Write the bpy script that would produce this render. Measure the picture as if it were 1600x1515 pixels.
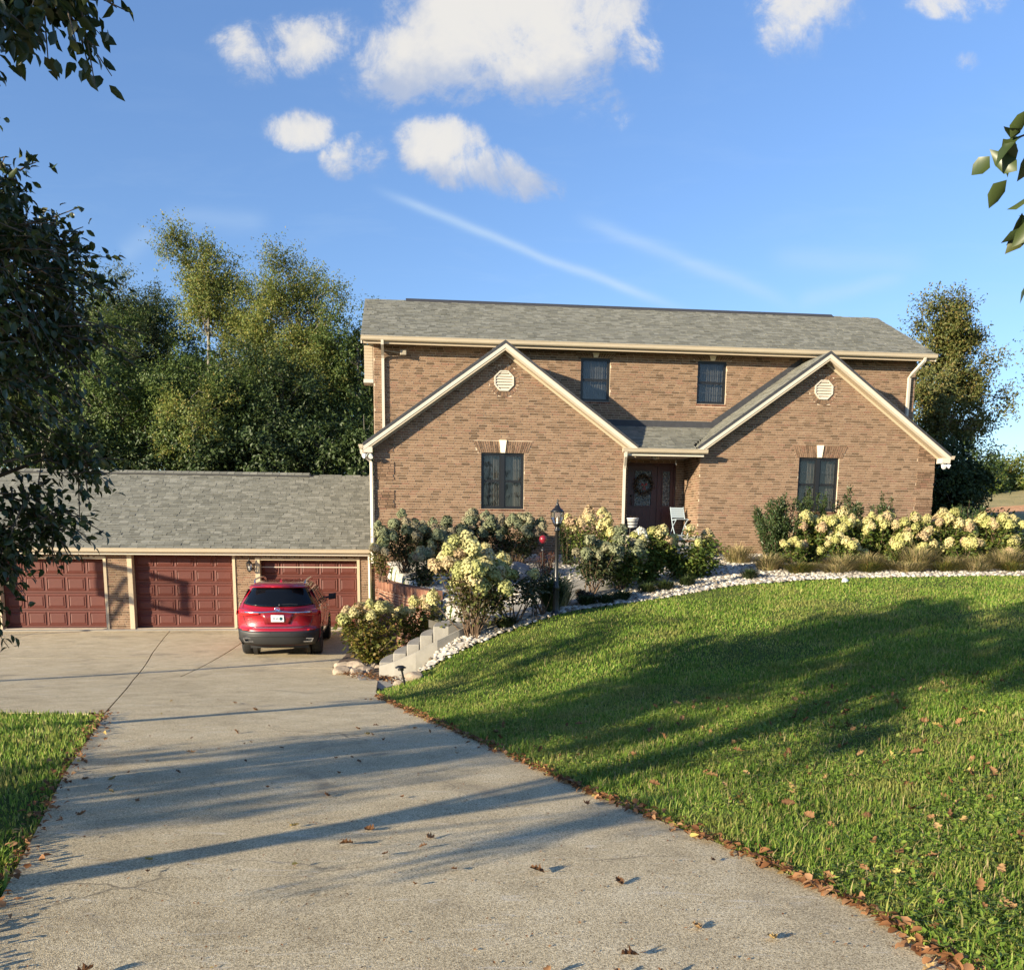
import bpy, bmesh, math, random
import numpy as np
from mathutils import Vector, Matrix, Euler
for _o in list(bpy.data.objects): bpy.data.objects.remove(_o)
random.seed(7); rng = np.random.default_rng(7)
SC = bpy.context.scene; COL = SC.collection
PI = math.pi
# ------------------------------------------------------------------ camera
FPX, TH, RO, YAW = 1440.0, math.radians(9.238), math.radians(0.52), math.radians(6.7275)
EYE = 1.6
cam = bpy.data.cameras.new('camera'); camo = bpy.data.objects.new('camera', cam); COL.objects.link(camo)
_c, _s = math.cos(TH), math.sin(TH)
_fw = Vector((0, _c, -_s)); _up = Vector((0, _s, _c)); _rt = Vector((1, 0, 0))
_r2 = _rt*math.cos(RO)+_up*math.sin(RO); _u2 = _up*math.cos(RO)-_rt*math.sin(RO)
camo.matrix_world = Matrix(((_r2.x,_u2.x,-_fw.x,0),(_r2.y,_u2.y,-_fw.y,0),(_r2.z,_u2.z,-_fw.z,EYE),(0,0,0,1)))
cam.sensor_width = 36; cam.sensor_fit = 'HORIZONTAL'; cam.lens = FPX/1600*36
cam.shift_y = (1066-757.5)/1600; cam.clip_start = .05; cam.clip_end = 2000
SC.camera = camo
# house frame: s along the facade, t into the house, z up
EX = Vector((math.cos(YAW), math.sin(YAW), 0)); NY = Vector((-math.sin(YAW), math.cos(YAW), 0)); T0 = 25.6
def hw(s, t, z): return EX*s + NY*(T0+t) + Vector((0,0,z))
# ------------------------------------------------------------------ light
SUNX, SUNZ = 1.55, .45
sdir = (EX*SUNX + NY*1.0 + Vector((0,0,-SUNZ))).normalized()
SUN_EL = math.asin(-sdir.z); SUN_AZ = math.atan2(-sdir.x, -sdir.y)   # azimuth from +Y, clockwise
sun = bpy.data.lights.new('sun', 'SUN'); sun.energy = 5.0; sun.angle = math.radians(.53); sun.color = (1, .865, .63)
suno = bpy.data.objects.new('sun', sun); COL.objects.link(suno)
suno.rotation_euler = sdir.to_track_quat('-Z', 'Y').to_euler(); suno.location = (-20, -20, 30)
SC.view_settings.view_transform = 'Standard'; SC.view_settings.look = 'None'
SC.view_settings.exposure = 1.25; SC.view_settings.gamma = 1; SC.view_settings.use_curve_mapping = False
SC.render.engine = 'CYCLES'
SC.cycles.max_bounces = 8; SC.cycles.transparent_max_bounces = 12
SKY_STRENGTH = .105
class NG:
    """small node-graph helper"""
    def __init__(s, tree): s.t = tree; s.n = tree.nodes; s.l = tree.links
    def node(s, typ, **kw):
        n = s.n.new(typ)
        for k, v in kw.items():
            if k.startswith('in_'):
                key = k[3:]; key = int(key) if key.isdigit() else key.replace('_', ' ')
                s.put(n.inputs[key], v)
            else: setattr(n, k, v)
        return n
    def put(s, sock, v):
        if hasattr(v, 'is_output') or isinstance(v, bpy.types.NodeSocket): s.l.new(v, sock)
        else: sock.default_value = v
    def m(s, op, a, b=0.0, c=None, clamp=False):
        n = s.n.new('ShaderNodeMath'); n.operation = op; n.use_clamp = clamp
        s.put(n.inputs[0], a); s.put(n.inputs[1], b)
        if c is not None: s.put(n.inputs[2], c)
        return n.outputs[0]
    def mix(s, f, a, b, mode='MIX'):
        n = s.n.new('ShaderNodeMix'); n.data_type = 'RGBA'; n.blend_type = mode
        s.put(n.inputs[0], f); s.put(n.inputs[6], a); s.put(n.inputs[7], b); return n.outputs[2]
    def noise(s, vec, scale, detail=4, rough=.55, dist=0):
        n = s.n.new('ShaderNodeTexNoise'); n.inputs['Scale'].default_value = scale; n.inputs['Detail'].default_value = detail
        n.inputs['Roughness'].default_value = rough; n.inputs['Distortion'].default_value = dist
        if vec is not None: s.l.new(vec, n.inputs['Vector'])
        return n.outputs['Fac']
    def ramp(s, f, stops, interp='LINEAR'):
        n = s.n.new('ShaderNodeValToRGB'); r = n.color_ramp; r.interpolation = interp
        while len(r.elements) < len(stops): r.elements.new(.5)
        for e, (p, c) in zip(r.elements, stops): e.position = p; e.color = (*c, 1) if len(c) == 3 else c
        s.put(n.inputs[0], f); return n.outputs[0]
    def rng(s, v, a, b, c=0, d=1, smooth=False):
        n = s.n.new('ShaderNodeMapRange'); n.interpolation_type = 'SMOOTHSTEP' if smooth else 'LINEAR'
        s.put(n.inputs[0], v); n.inputs[1].default_value = a; n.inputs[2].default_value = b
        n.inputs[3].default_value = c; n.inputs[4].default_value = d; return n.outputs[0]
# ------------------------------------------------------------------ sky with clouds far away
world = bpy.data.worlds.new('World'); SC.world = world; world.use_nodes = True
g = NG(world.node_tree); g.n.clear()
sky = g.node('ShaderNodeTexSky', sky_type='NISHITA', sun_disc=False, sun_elevation=SUN_EL, sun_rotation=SUN_AZ, altitude=250, air_density=1.0, dust_density=.15, ozone_density=2.0)
tc = g.node('ShaderNodeTexCoord')
sep = g.node('ShaderNodeSeparateXYZ'); g.l.new(tc.outputs['Generated'], sep.inputs[0])
yy = g.m('MAXIMUM', sep.outputs[1], .02)
X = g.m('DIVIDE', sep.outputs[0], yy); Y = g.m('DIVIDE', sep.outputs[2], yy)     # tangent plane of the northern sky
cmb = g.node('ShaderNodeCombineXYZ'); g.l.new(X, cmb.inputs[0]); g.l.new(Y, cmb.inputs[1]); P2 = cmb.outputs[0]
def skyxy(u, v):
    a = (u-800)/FPX; b = -(v-1066)/FPX
    d = _r2*a + _u2*b + _fw
    return d.x/d.y, d.z/d.y
def blob(u, v, ru, rv, ang=0, amp=1.0):
    x0, y0 = skyxy(u, v); rx, ry = ru/FPX*1.06, rv/FPX*1.06
    ca, sa = math.cos(ang), math.sin(ang)
    dx = g.m('SUBTRACT', X, x0); dy = g.m('SUBTRACT', Y, y0)
    a = g.m('ADD', g.m('MULTIPLY', dx, ca/rx), g.m('MULTIPLY', dy, sa/rx))
    b = g.m('ADD', g.m('MULTIPLY', dx, -sa/ry), g.m('MULTIPLY', dy, ca/ry))
    r2 = g.m('ADD', g.m('MULTIPLY', a, a), g.m('MULTIPLY', b, b))
    return g.m('MULTIPLY', g.m('MAXIMUM', g.m('SUBTRACT', 1.0, r2), 0.0), amp)
def addall(L):
    r = L[0]
    for k in L[1:]: r = g.m('MAXIMUM', r, k)
    return r
clouds = addall([blob(*b) for b in [
    (800,15,215,95,0,1.3),(655,98,142,72,0,1.1),(860,70,142,98,0,1.2),(690,140,90,34,0,.7),(500,66,120,48,.1,.85),(385,85,66,50,-.5,.68),
    (985,85,58,52,0,.75),(940,155,60,60,-.5,.55),(685,225,78,50,0,1.15),(745,265,135,40,-.18,.95),(560,246,62,38,.1,.7),(835,280,60,28,-.4,.5),
    (468,203,62,32,0,.82),(1255,25,95,75,.5,.85),(1230,80,50,45,0,.5),(1510,-2,110,32,0,.6),(1510,98,24,18,0,.3),(1555,130,30,16,-.5,.25),
    (300,-160,260,90,0,.9),(1250,-260,300,110,0,1.0),(2100,-60,260,90,0,.9),(-500,60,300,90,0,.9)]])
n1 = g.noise(P2, 8.5, 11, .66, .55); n2 = g.noise(P2, 24, 8, .68, .4)
dens = g.m('ADD', clouds, g.m('MULTIPLY', g.m('SUBTRACT', n1, .52), 2.7))
dens = g.m('ADD', dens, g.m('MULTIPLY', g.m('SUBTRACT', n2, .5), 1.35))
gate = g.rng(clouds, 0.0, .25, 0, 1, True)
mask = g.m('MULTIPLY', g.m('ADD', g.m('MULTIPLY', g.rng(dens, .24, .85, 0, 1, True), .62), g.m('MULTIPLY', g.rng(dens, .02, 1.25, 0, 1, True), .38)), gate)
# thin high streaks: two old contrails and wisps of cirrus
def streak(p, q, w, amp):
    (xa, ya), (xb, yb) = skyxy(*p), skyxy(*q)
    L = math.hypot(xb-xa, yb-ya); ux, uy = (xb-xa)/L, (yb-ya)/L
    dx = g.m('SUBTRACT', X, xa); dy = g.m('SUBTRACT', Y, ya)
    al = g.m('DIVIDE', g.m('ADD', g.m('MULTIPLY', dx, ux), g.m('MULTIPLY', dy, uy)), L)
    pe = g.m('ADD', g.m('MULTIPLY', dx, -uy), g.m('MULTIPLY', dy, ux))
    pe = g.m('ADD', pe, g.m('MULTIPLY', g.m('SUBTRACT', g.noise(P2, 5, 3), .5), .02))
    prof = g.m('POWER', 2.718, g.m('MULTIPLY', g.m('POWER', g.m('DIVIDE', pe, w/FPX), 2), -1))
    ends = g.m('MULTIPLY', g.rng(al, -.05, .18, 0, 1, True), g.rng(al, .8, 1.08, 1, 0, True))
    return g.m('MULTIPLY', g.m('MULTIPLY', prof, ends), amp)
wn = g.node('ShaderNodeMapping'); wn.inputs['Scale'].default_value = (3, 14, 1); wn.inputs['Rotation'].default_value = (0, 0, .35); g.l.new(P2, wn.inputs[0])
wisp = g.noise(wn.outputs[0], 2.2, 7, .62, .4)
st = addall([streak((590,300),(1070,485),6.5,.5), streak((900,340),(1240,480),10,.30), streak((250,335),(420,350),14,.18), streak((1240,475),(1420,430),12,.28), streak((1200,405),(1450,410),16,.2), streak((190,400),(240,360),16,.2)])
st = g.m('MULTIPLY', st, g.m('ADD', .45, wisp))
hz = g.rng(Y, .02, .55, 1, 0)
st = g.m('ADD', st, g.m('MULTIPLY', g.m('MULTIPLY', g.rng(wisp, .52, .85, 0, .22), hz), 1.0))
front = g.rng(sep.outputs[1], .05, .3, 0, 1, True)
# cloud colour: bright where thick and high, greyer at the base
lite = g.noise(P2, 14, 5, .55)
yv = lambda v: skyxy(800, v)[1]
topA = g.rng(Y, yv(172), yv(50), 0, 1, True); topB = g.m('MULTIPLY', g.rng(Y, yv(305), yv(222), 0, 1, True), g.rng(Y, yv(180), yv(168), 1, 0)); sunny = g.m('MAXIMUM', topA, topB)
ccol = g.mix(g.rng(g.m('ADD', g.m('MULTIPLY', g.m('SUBTRACT', lite, .5), 2.2), g.m('ADD', g.m('MULTIPLY', dens, .25), g.m('MULTIPLY', sunny, .8))), .25, 1.05, 0, 1, True), (.205/SKY_STRENGTH, .235/SKY_STRENGTH, .30/SKY_STRENGTH, 1), (.375/SKY_STRENGTH, .362/SKY_STRENGTH, .338/SKY_STRENGTH, 1))
wcol = (.27/SKY_STRENGTH, .34/SKY_STRENGTH, .41/SKY_STRENGTH, 1)
hs = g.node('ShaderNodeHueSaturation'); hs.inputs['Saturation'].default_value = 1.0; hs.inputs['Value'].default_value = 1.0
g.l.new(g.mix(1.0, sky.outputs[0], g.mix(g.rng(Y, .0, .55, 0, 1), (.57,.64,.80,1), (.73,.83,1.03,1)), 'MULTIPLY'), hs.inputs['Color'])
c1 = g.mix(g.m('MULTIPLY', st, front, clamp=True), hs.outputs[0], wcol)
c2 = g.mix(g.m('MULTIPLY', g.m('MULTIPLY', mask, .93), front), c1, ccol)
bg = g.node('ShaderNodeBackground'); g.l.new(c2, bg.inputs[0]); bg.inputs[1].default_value = SKY_STRENGTH
wo = g.node('ShaderNodeOutputWorld'); g.l.new(bg.outputs[0], wo.inputs[0])

# ------------------------------------------------------------------ materials
MATS = {}
def new_mat(name):
    m = bpy.data.materials.new(name); m.use_nodes = True; q = NG(m.node_tree)
    bs = m.node_tree.nodes['Principled BSDF']; MATS[name] = m
    return m, q, bs
def bump(q, bs, h, strength=.3, dist=.02):
    b = q.node('ShaderNodeBump'); b.inputs['Strength'].default_value = strength; b.inputs['Distance'].default_value = dist
    q.l.new(h, b.inputs['Height']); q.l.new(b.outputs[0], bs.inputs['Normal'])
def plain(name, col, rough=.6, metal=0, noise=0, nscale=6, spec=.5, coat=0, bmp=0):
    m, q, bs = new_mat(name)
    bs.inputs['Roughness'].default_value = rough; bs.inputs['Metallic'].default_value = metal
    bs.inputs['Specular IOR Level'].default_value = spec; bs.inputs['Coat Weight'].default_value = coat
    c = (*col, 1)
    if noise:
        t = q.node('ShaderNodeTexCoord'); f = q.noise(t.outputs['Object'], nscale, 6, .6)
        lo = tuple(x*(1-noise) for x in col); hi = tuple(min(1, x*(1+noise)) for x in col)
        q.l.new(q.ramp(f, [(.3, lo), (.7, hi)]), bs.inputs['Base Color'])
        if bmp: bump(q, bs, q.noise(t.outputs['Object'], nscale*6, 4), bmp, .01)
    else: bs.inputs['Base Color'].default_value = c
    return m
def island_mat(name, stops, rough=.85, by='island', nscale=25, grain=.18, bmp=.15, spec=.3, interp='LINEAR'):
    """colour picked per piece (mesh island or object), plus grain"""
    m, q, bs = new_mat(name)
    r = q.node('ShaderNodeNewGeometry').outputs['Random Per Island'] if by == 'island' else q.node('ShaderNodeObjectInfo').outputs['Random']
    base = q.ramp(r, stops, interp)
    t = q.node('ShaderNodeTexCoord')
    vec = t.outputs['Object']
    f = q.noise(vec, nscale, 5, .6)
    v = q.rng(f, .25, .75, 1-grain, 1+grain)
    mm = q.node('ShaderNodeVectorMath', operation='SCALE'); q.l.new(base, mm.inputs[0]); q.l.new(v, mm.inputs['Scale'])
    q.l.new(mm.outputs[0], bs.inputs['Base Color']); bs.inputs['Roughness'].default_value = rough
    bs.inputs['Specular IOR Level'].default_value = spec
    if bmp: bump(q, bs, f, bmp, .01)
    return m
def leaf_mat(name, stops, trans=.3, rough=.5, spec=.35, by='island', tint=None, patch=None):
    m, q, bs = new_mat(name)
    r = q.node('ShaderNodeNewGeometry').outputs['Random Per Island'] if by == 'island' else q.node('ShaderNodeObjectInfo').outputs['Random']
    col = q.ramp(r, stops)
    t = q.node('ShaderNodeTexCoord'); f = q.noise(t.outputs['Object'], .8, 3)
    hsv = q.node('ShaderNodeHueSaturation'); q.l.new(col, hsv.inputs['Color']); q.l.new(q.rng(f, .3, .7, .8, 1.2), hsv.inputs['Value'])
    cout = hsv.outputs[0]
    if patch:
        f1 = q.rng(q.noise(t.outputs['Object'], .9, 4, .6, .5), .50, .66, 0, .75, True); f2 = q.rng(q.noise(t.outputs['Object'], 3.1, 3, .6), .55, .70, 0, .6, True)
        cout = q.mix(q.m('MAXIMUM', f1, f2), cout, q.mix(.55, cout, (*patch, 1)))
    q.l.new(cout, bs.inputs['Base Color']); bs.inputs['Roughness'].default_value = rough; bs.inputs['Specular IOR Level'].default_value = spec
    tr = q.node('ShaderNodeBsdfTranslucent'); q.l.new(cout, tr.inputs[0])
    mx = q.node('ShaderNodeMixShader'); mx.inputs[0].default_value = trans
    q.l.new(bs.outputs[0], mx.inputs[1]); q.l.new(tr.outputs[0], mx.inputs[2])
    q.l.new(mx.outputs[0], m.node_tree.nodes['Material Output'].inputs[0])
    return m
BR = [(0,(.098,.060,.036)),(.12,(.136,.083,.050)),(.26,(.178,.111,.069)),(.55,(.228,.143,.091)),(.75,(.198,.123,.077)),(.88,(.205,.112,.074)),(.94,(.152,.093,.057)),(1,(.250,.163,.106))]
M_brick = island_mat('brick', BR, .9, nscale=18, grain=.22)
M_brick1 = island_mat('brick_single', BR, .9, by='object', nscale=18, grain=.22)
BRR = [(0,(.12,.05,.032)),(.4,(.20,.085,.052)),(.75,(.26,.12,.075)),(1,(.30,.16,.10))]
M_rbrick = island_mat('red_brick', BRR, .9, nscale=18, grain=.2)
M_mortar = plain('mortar', (.54,.44,.325), .95, noise=.15, nscale=5, bmp=.2)
SH = [(0,(.125,.124,.104)),(.22,(.158,.156,.131)),(.7,(.190,.187,.157)),(1,(.235,.23,.195))]
M_shingle = island_mat('shingle', SH, .95, nscale=14, grain=.16, bmp=.3)
M_shingle1 = island_mat('shingle_single', SH, .95, by='object', nscale=14, grain=.16, bmp=.3)
M_roofbase = plain('roof_felt', (.07,.07,.06), .95, noise=.2)
M_flash = plain('dark_flashing', (.035,.036,.042), .7, noise=.2)
M_tan = plain('tan_metal', (.43,.36,.26), .45, noise=.05, nscale=2)
M_cream = plain('cream_trim', (.54,.485,.40), .5, noise=.05, nscale=2)
M_soffit = plain('soffit', (.42,.335,.235), .6, noise=.05)
M_stone = plain('keystone', (.80,.70,.53), .8, noise=.08, nscale=8)
M_black = plain('black_frame', (.012,.012,.013), .35)
M_dark = plain('dark_interior', (.010,.010,.012), .9)
M_curtain = plain('curtain', (.33,.29,.24), .9, noise=.15, nscale=4)
M_wallin = plain('interior', (.10,.095,.09), .9)
def glass_mat(name, tint=(.9,.92,.93), refl=.09):
    m, q, bs = new_mat(name); m.node_tree.nodes.remove(bs)
    t = q.node('ShaderNodeBsdfTransparent'); t.inputs[0].default_value = (*tint, 1)
    gl = q.node('ShaderNodeBsdfGlossy'); gl.inputs['Roughness'].default_value = .02
    fr = q.node('ShaderNodeLayerWeight'); fr.inputs[0].default_value = .25
    f = q.m('ADD', q.m('MULTIPLY', fr.outputs['Fresnel'], .6), refl, clamp=True)
    mx = q.node('ShaderNodeMixShader'); q.l.new(f, mx.inputs[0]); q.l.new(t.outputs[0], mx.inputs[1]); q.l.new(gl.outputs[0], mx.inputs[2])
    q.l.new(mx.outputs[0], m.node_tree.nodes['Material Output'].inputs[0]); return m
M_glass = glass_mat('window_glass', (.80,.80,.79), .03)
M_cglass = glass_mat('clear_glass', (.92,.92,.9), .08)
M_door = plain('dark_red_door', (.060,.012,.012), .4, noise=.1, nscale=3)
M_garage = plain('red_brown_door', (.098,.022,.014), .65, noise=.10, nscale=5)
M_silver = plain('silver', (.65,.66,.68), .22, 1)
M_white = plain('white_paint', (.8,.8,.78), .4)
M_lamp_w = plain('white_plastic', (.85,.85,.83), .3)
M_bark = plain('bark', (.115,.085,.062), .9, noise=.4, nscale=9, bmp=.6)
M_greybark = plain('grey_bark', (.20,.18,.155), .9, noise=.3, nscale=9, bmp=.5)
M_stem = plain('plant_stem', (.12,.075,.045), .8, noise=.3)
M_conc_plain = plain('smooth_concrete', (.28,.26,.225), .85, noise=.15, nscale=4, bmp=.25)
M_rock = plain('rock', (.30,.24,.18), .9, noise=.35, nscale=5, bmp=.5)
M_grock = plain('grey_rock', (.22,.215,.215), .9, noise=.3, nscale=5, bmp=.5)
# ------------------------------------------------------------------ mesh helpers
def mesh_np(name, V, F, mats=None, smooth=False, midx=None):
    me = bpy.data.meshes.new(name); V = np.asarray(V, np.float32); F = np.asarray(F, np.int32)
    n, k = F.shape
    me.vertices.add(len(V)); me.vertices.foreach_set('co', V.ravel())
    me.loops.add(n*k); me.loops.foreach_set('vertex_index', F.ravel())
    me.polygons.add(n); me.polygons.foreach_set('loop_start', np.arange(0, n*k, k, dtype=np.int32))
    if midx is not None: me.polygons.foreach_set('material_index', np.asarray(midx, np.int32))
    if smooth: me.polygons.foreach_set('use_smooth', np.ones(n, bool))
    me.update(calc_edges=True)
    for m in (mats or []): me.materials.append(m)
    return me
class MB:
    """collects verts and faces of one mesh"""
    def __init__(s): s.v = []; s.f = []; s.mi = []; s.sm = []
    def add(s, vs, fs, mi=0, smooth=False):
        b = len(s.v); s.v += [tuple(v) for v in vs]
        for f in fs: s.f.append(tuple(b+i for i in f)); s.mi.append(mi); s.sm.append(smooth)
    def box(s, x0, x1, y0, y1, z0, z1, mi=0, skip=''):
        vs = [(x0,y0,z0),(x1,y0,z0),(x1,y1,z0),(x0,y1,z0),(x0,y0,z1),(x1,y0,z1),(x1,y1,z1),(x0,y1,z1)]
        fs = {'b':(0,3,2,1),'t':(4,5,6,7),'f':(0,1,5,4),'k':(2,3,7,6),'l':(3,0,4,7),'r':(1,2,6,5)}
        s.add(vs, [f for k, f in fs.items() if k not in skip], mi)
    def hexa(s, p, mi=0):  # 8 points bottom 4 ccw, top 4 ccw
        s.add(p, [(0,3,2,1),(4,5,6,7),(0,1,5,4),(2,3,7,6),(3,0,4,7),(1,2,6,5)], mi)
    def quad(s, a, b, c, d, mi=0): s.add([a,b,c,d], [(0,1,2,3)], mi)
    def prism(s, pts, axis, a0, a1, mi=0):
        """extrude a 2D polygon along an axis; axis 'y': pts are (x,z); 'x': pts are (y,z); 'z': (x,y)"""
        n = len(pts)
        def mk(p, a): return {'y':(p[0],a,p[1]),'x':(a,p[0],p[1]),'z':(p[0],p[1],a)}[axis]
        vs = [mk(p, a0) for p in pts]+[mk(p, a1) for p in pts]
        fs = [tuple(range(n)), tuple(range(2*n-1, n-1, -1))]+[(i, n+i, n+(i+1) % n, (i+1) % n) for i in range(n)]
        s.add(vs, fs, mi)
    def tube(s, pts, rad, sides=8, mi=0, cap=True, smooth=True, squash=None):
        pts = [Vector(p) for p in pts]; n = len(pts)
        rads = rad if hasattr(rad, '__len__') else [rad]*n
        rings = []; prev = None
        for i in range(n):
            d = (pts[min(i+1, n-1)]-pts[max(i-1, 0)]); d = d.normalized() if d.length > 1e-9 else Vector((0,0,1))
            if prev is None:
                a = d.orthogonal().normalized() if abs(d.z) < .95 else Vector((1,0,0))
                a = (a-d*a.dot(d)).normalized()
            else: a = (prev-d*prev.dot(d)); a = a.normalized() if a.length > 1e-6 else d.orthogonal().normalized()
            prev = a; b = d.cross(a)
            off = PI/sides if sides == 4 else 0
            rings.append([pts[i]+(a*math.cos(2*PI*k/sides+off)+b*math.sin(2*PI*k/sides+off))*rads[i] for k in range(sides)])
        vs = [v for r in rings for v in r]; fs = []
        for i in range(n-1):
            for k in range(sides): fs.append((i*sides+k, i*sides+(k+1) % sides, (i+1)*sides+(k+1) % sides, (i+1)*sides+k))
        s.add(vs, fs, mi, smooth)
        if cap:
            s.add(rings[0], [tuple(range(sides-1, -1, -1))], mi); s.add(rings[-1], [tuple(range(sides))], mi)
    def lathe(s, prof, cx=0, cy=0, cz=0, sides=16, mi=0, smooth=True):
        vs = []; fs = []
        for r, z in prof:
            for k in range(sides): vs.append((cx+r*math.cos(2*PI*k/sides), cy+r*math.sin(2*PI*k/sides), cz+z))
        for i in range(len(prof)-1):
            for k in range(sides): fs.append((i*sides+k, i*sides+(k+1) % sides, (i+1)*sides+(k+1) % sides, (i+1)*sides+k))
        s.add(vs, fs, mi, smooth)
        if prof[0][0] > 1e-4: s.add(vs[:sides], [tuple(range(sides-1, -1, -1))], mi)
        if prof[-1][0] > 1e-4: s.add(vs[-sides:], [tuple(range(sides))], mi)
    def mesh(s, name, mats):
        me = bpy.data.meshes.new(name); me.from_pydata(s.v, [], s.f)
        for m in (mats if isinstance(mats, (list, tuple)) else [mats]): me.materials.append(m)
        me.polygons.foreach_set('material_index', s.mi); me.polygons.foreach_set('use_smooth', s.sm); me.update()
        return me
    def build(s, name, mats, parent=None, loc=None):
        return link(name, s.mesh(name, mats), parent, loc)
def link(name, data, parent=None, loc=None, rot=None):
    o = bpy.data.objects.new(name, data); COL.objects.link(o)
    if parent is not None: o.parent = parent
    if loc is not None: o.location = loc
    if rot is not None: o.rotation_euler = rot
    return o
def tag(o, label=None, cat=None, group=None, kind=None):
    if label: o['label'] = label
    if cat: o['category'] = cat
    if group: o['group'] = group
    if kind: o['kind'] = kind
    return o
def thing(name, label, cat, loc=(0,0,0), rz=0, group=None):
    o = link(name, None); o.location = loc; o.rotation_euler = (0,0,rz); o.empty_display_size = .1
    return tag(o, label, cat, group)
def bevel(o, w=.01, seg=2):
    m = o.modifiers.new('edge', 'BEVEL'); m.width = w; m.segments = seg; m.limit_method = 'ANGLE'; m.angle_limit = math.radians(40); return o
# ------------------------------------------------------------------ ground heights
W=np.array([(-4.05,60),(-4.0,27.7),(-3.72,25.25),(-2.75,22.6),(-1.85,20.2),(-1.45,19.2),(-1.4,17.3),(-1.9,16.5),(-2.25,15.0),(-1.95,13.83),(-0.27,9.68),(.68,7.18),(1.43,5.61),(1.83,4.5),(2.0,3.5),(2.2,0),(2.2,-60)],float)
CP=np.array([(1.9,3.5,-.24),(1.78,4.5,-.31),(1.43,5.61,-.387),(.68,7.18,-.495),(-.27,9.68,-.668),(-1.1,11.75,-.81),(-1.95,13.83,-.955),(-2.25,15,-1.03),(2,0,0),(2,-6,.4),(2,-14,.9),
(-2.1,16.0,-1.07),(-1.3,16.4,-.75),(-.3,17.2,-.35),(.82,18.2,0),(2.8,19.7,.17),(5.,20.9,.45),(7.2,21,.6),(11.5,21,.72),(16,22,.85),
(-3.2,25,.7),(0,25.3,.88),(4,25.8,.95),(8,26.2,1.),(12,27,1.05),(20,28,1.2),
(-3.1,24.2,.5),(-1.4,20.6,.2),(-2.2,22.2,.32),(-1.25,18.4,-.2),(-.2,19,-.1),(.7,21,.2),(2.2,23.2,.6),(-1.35,17.1,-.5),
(3,12,-.35),(6,12,.12),(4,8,-.2),(8,8,.2),(4,15.5,.0),(8,16,.42),(12,14,.6),(4,4,-.08),(8,3,.2),(12,6,.5),(1.2,14.2,-.5),(0,15.8,-.55),
(30,30,1.8),(24,45,2.7),(27,50,3.2),(32,60,4.5),(40,80,5.5),(60,40,4),(30,10,1.4),(10,45,2),(0,45,1.4),(-5,60,1),(40,-10,1.2),(10,-14,1.2)],float)
def tps_fit(P):
    n=len(P); d=np.hypot(P[:,None,0]-P[None,:,0],P[:,None,1]-P[None,:,1])
    K=np.where(d>0,d*d*np.log(d+1e-9),0)+np.eye(n)*.02
    A=np.zeros((n+3,n+3)); A[:n,:n]=K; A[:n,n]=1; A[:n,n+1:]=P[:,:2]; A[n:,:n]=A[:n,n:].T
    return np.linalg.solve(A,np.r_[P[:,2],0,0,0])
TW=tps_fit(CP)
def tps(x,y):
    d=np.hypot(x[:,None]-CP[None,:,0],y[:,None]-CP[None,:,1])
    return (np.where(d>0,d*d*np.log(d+1e-9),0)@TW[:-3])+TW[-3]+TW[-2]*x+TW[-1]*y
def zd(y): # driveway profile
    y=np.asarray(y,float); k=np.clip((y-15)/8,0,1); 
    return np.where(y<15,-.069*y,-1.035-.069*8*(k-k*k/2)*.96+0)
def dW(x,y):
    best=np.full(x.shape,1e9); sg=np.ones(x.shape)
    for a,b in zip(W[:-1],W[1:]):
        d=b-a; L=d@d; t=np.clip(((x-a[0])*d[0]+(y-a[1])*d[1])/L,0,1)
        px=a[0]+t*d[0]-x; py=a[1]+t*d[1]-y; q=np.hypot(px,py)
        s=np.sign(-(d[0]*(y-a[1])-d[1]*(x-a[0])))
        m=q<best-1e-9; best=np.where(m,q,best); sg=np.where(m,-s,sg)
    return best*sg
def sst(a,b,x):
    t=np.clip((x-a)/(b-a),0,1); return t*t*(3-2*t)
def H(x,y):
    x=np.atleast_1d(np.asarray(x,float)).ravel(); y=np.atleast_1d(np.asarray(y,float)).ravel()
    r=np.hypot(x,y-15)
    hi=tps(x,y); k=sst(60,120,r); hi=hi*(1-k)+5.*k
    lo=zd(np.clip(y,-20,60)); lo=lo+ .3*sst(-8,-20,x)*0
    d=dW(x,y)
    w=.3+np.clip(y-30,0,200)*.5
    return lo+(hi-lo)*sst(-.02,1,d/w)
def H1(x, y): return float(H([x],[y])[0])
def interp(P, y): P = np.array(P, float); return np.interp(y, P[:,1], P[:,0])
XL = [(-1.7,-80),(-1.6,-5),(-1.65,1),(-2.3,3.6),(-2.65,4.53),(-3.25,6.1),(-3.95,7.9),(-5.0,10.9),(-5.4,12),(-6.9,16.6),(-8.5,22),(-10.1,28)]
XR = [(2.2,-80),(2.2,0),(2.0,3.5),(1.83,4.5),(1.43,5.61),(.68,7.18),(-.27,9.68),(-1.95,13.83),(-2.25,15.0),(-2.5,16.9),(-3.15,17.6),(-3.8,19.2),(-3.95,23),(-4.0,28)]
BEDN = [(-2.1,16.15),(-1.5,16.25),(-.9,16.7),(-.2,17.3),(.82,18.05),(2.0,19.1),(2.8,19.65),(5.0,20.85),(7.2,21.05),(11.5,21.0),(14,21.3),(17,22.5),(19,25)]   # lawn edge of the beds
def bed_near(x): P = np.array(BEDN); return np.interp(x, P[:,0], P[:,1])
def facade_y(x, t=0.0):      # world y of the plane t at world x
    return (T0+t+math.sin(YAW)*x)/math.cos(YAW)
def in_bed(x, y, d): return (d > .10) & (y > bed_near(x)) & (x < 18.5) & (y < facade_y(x, 1.4)) & (y > 15.9)
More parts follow.
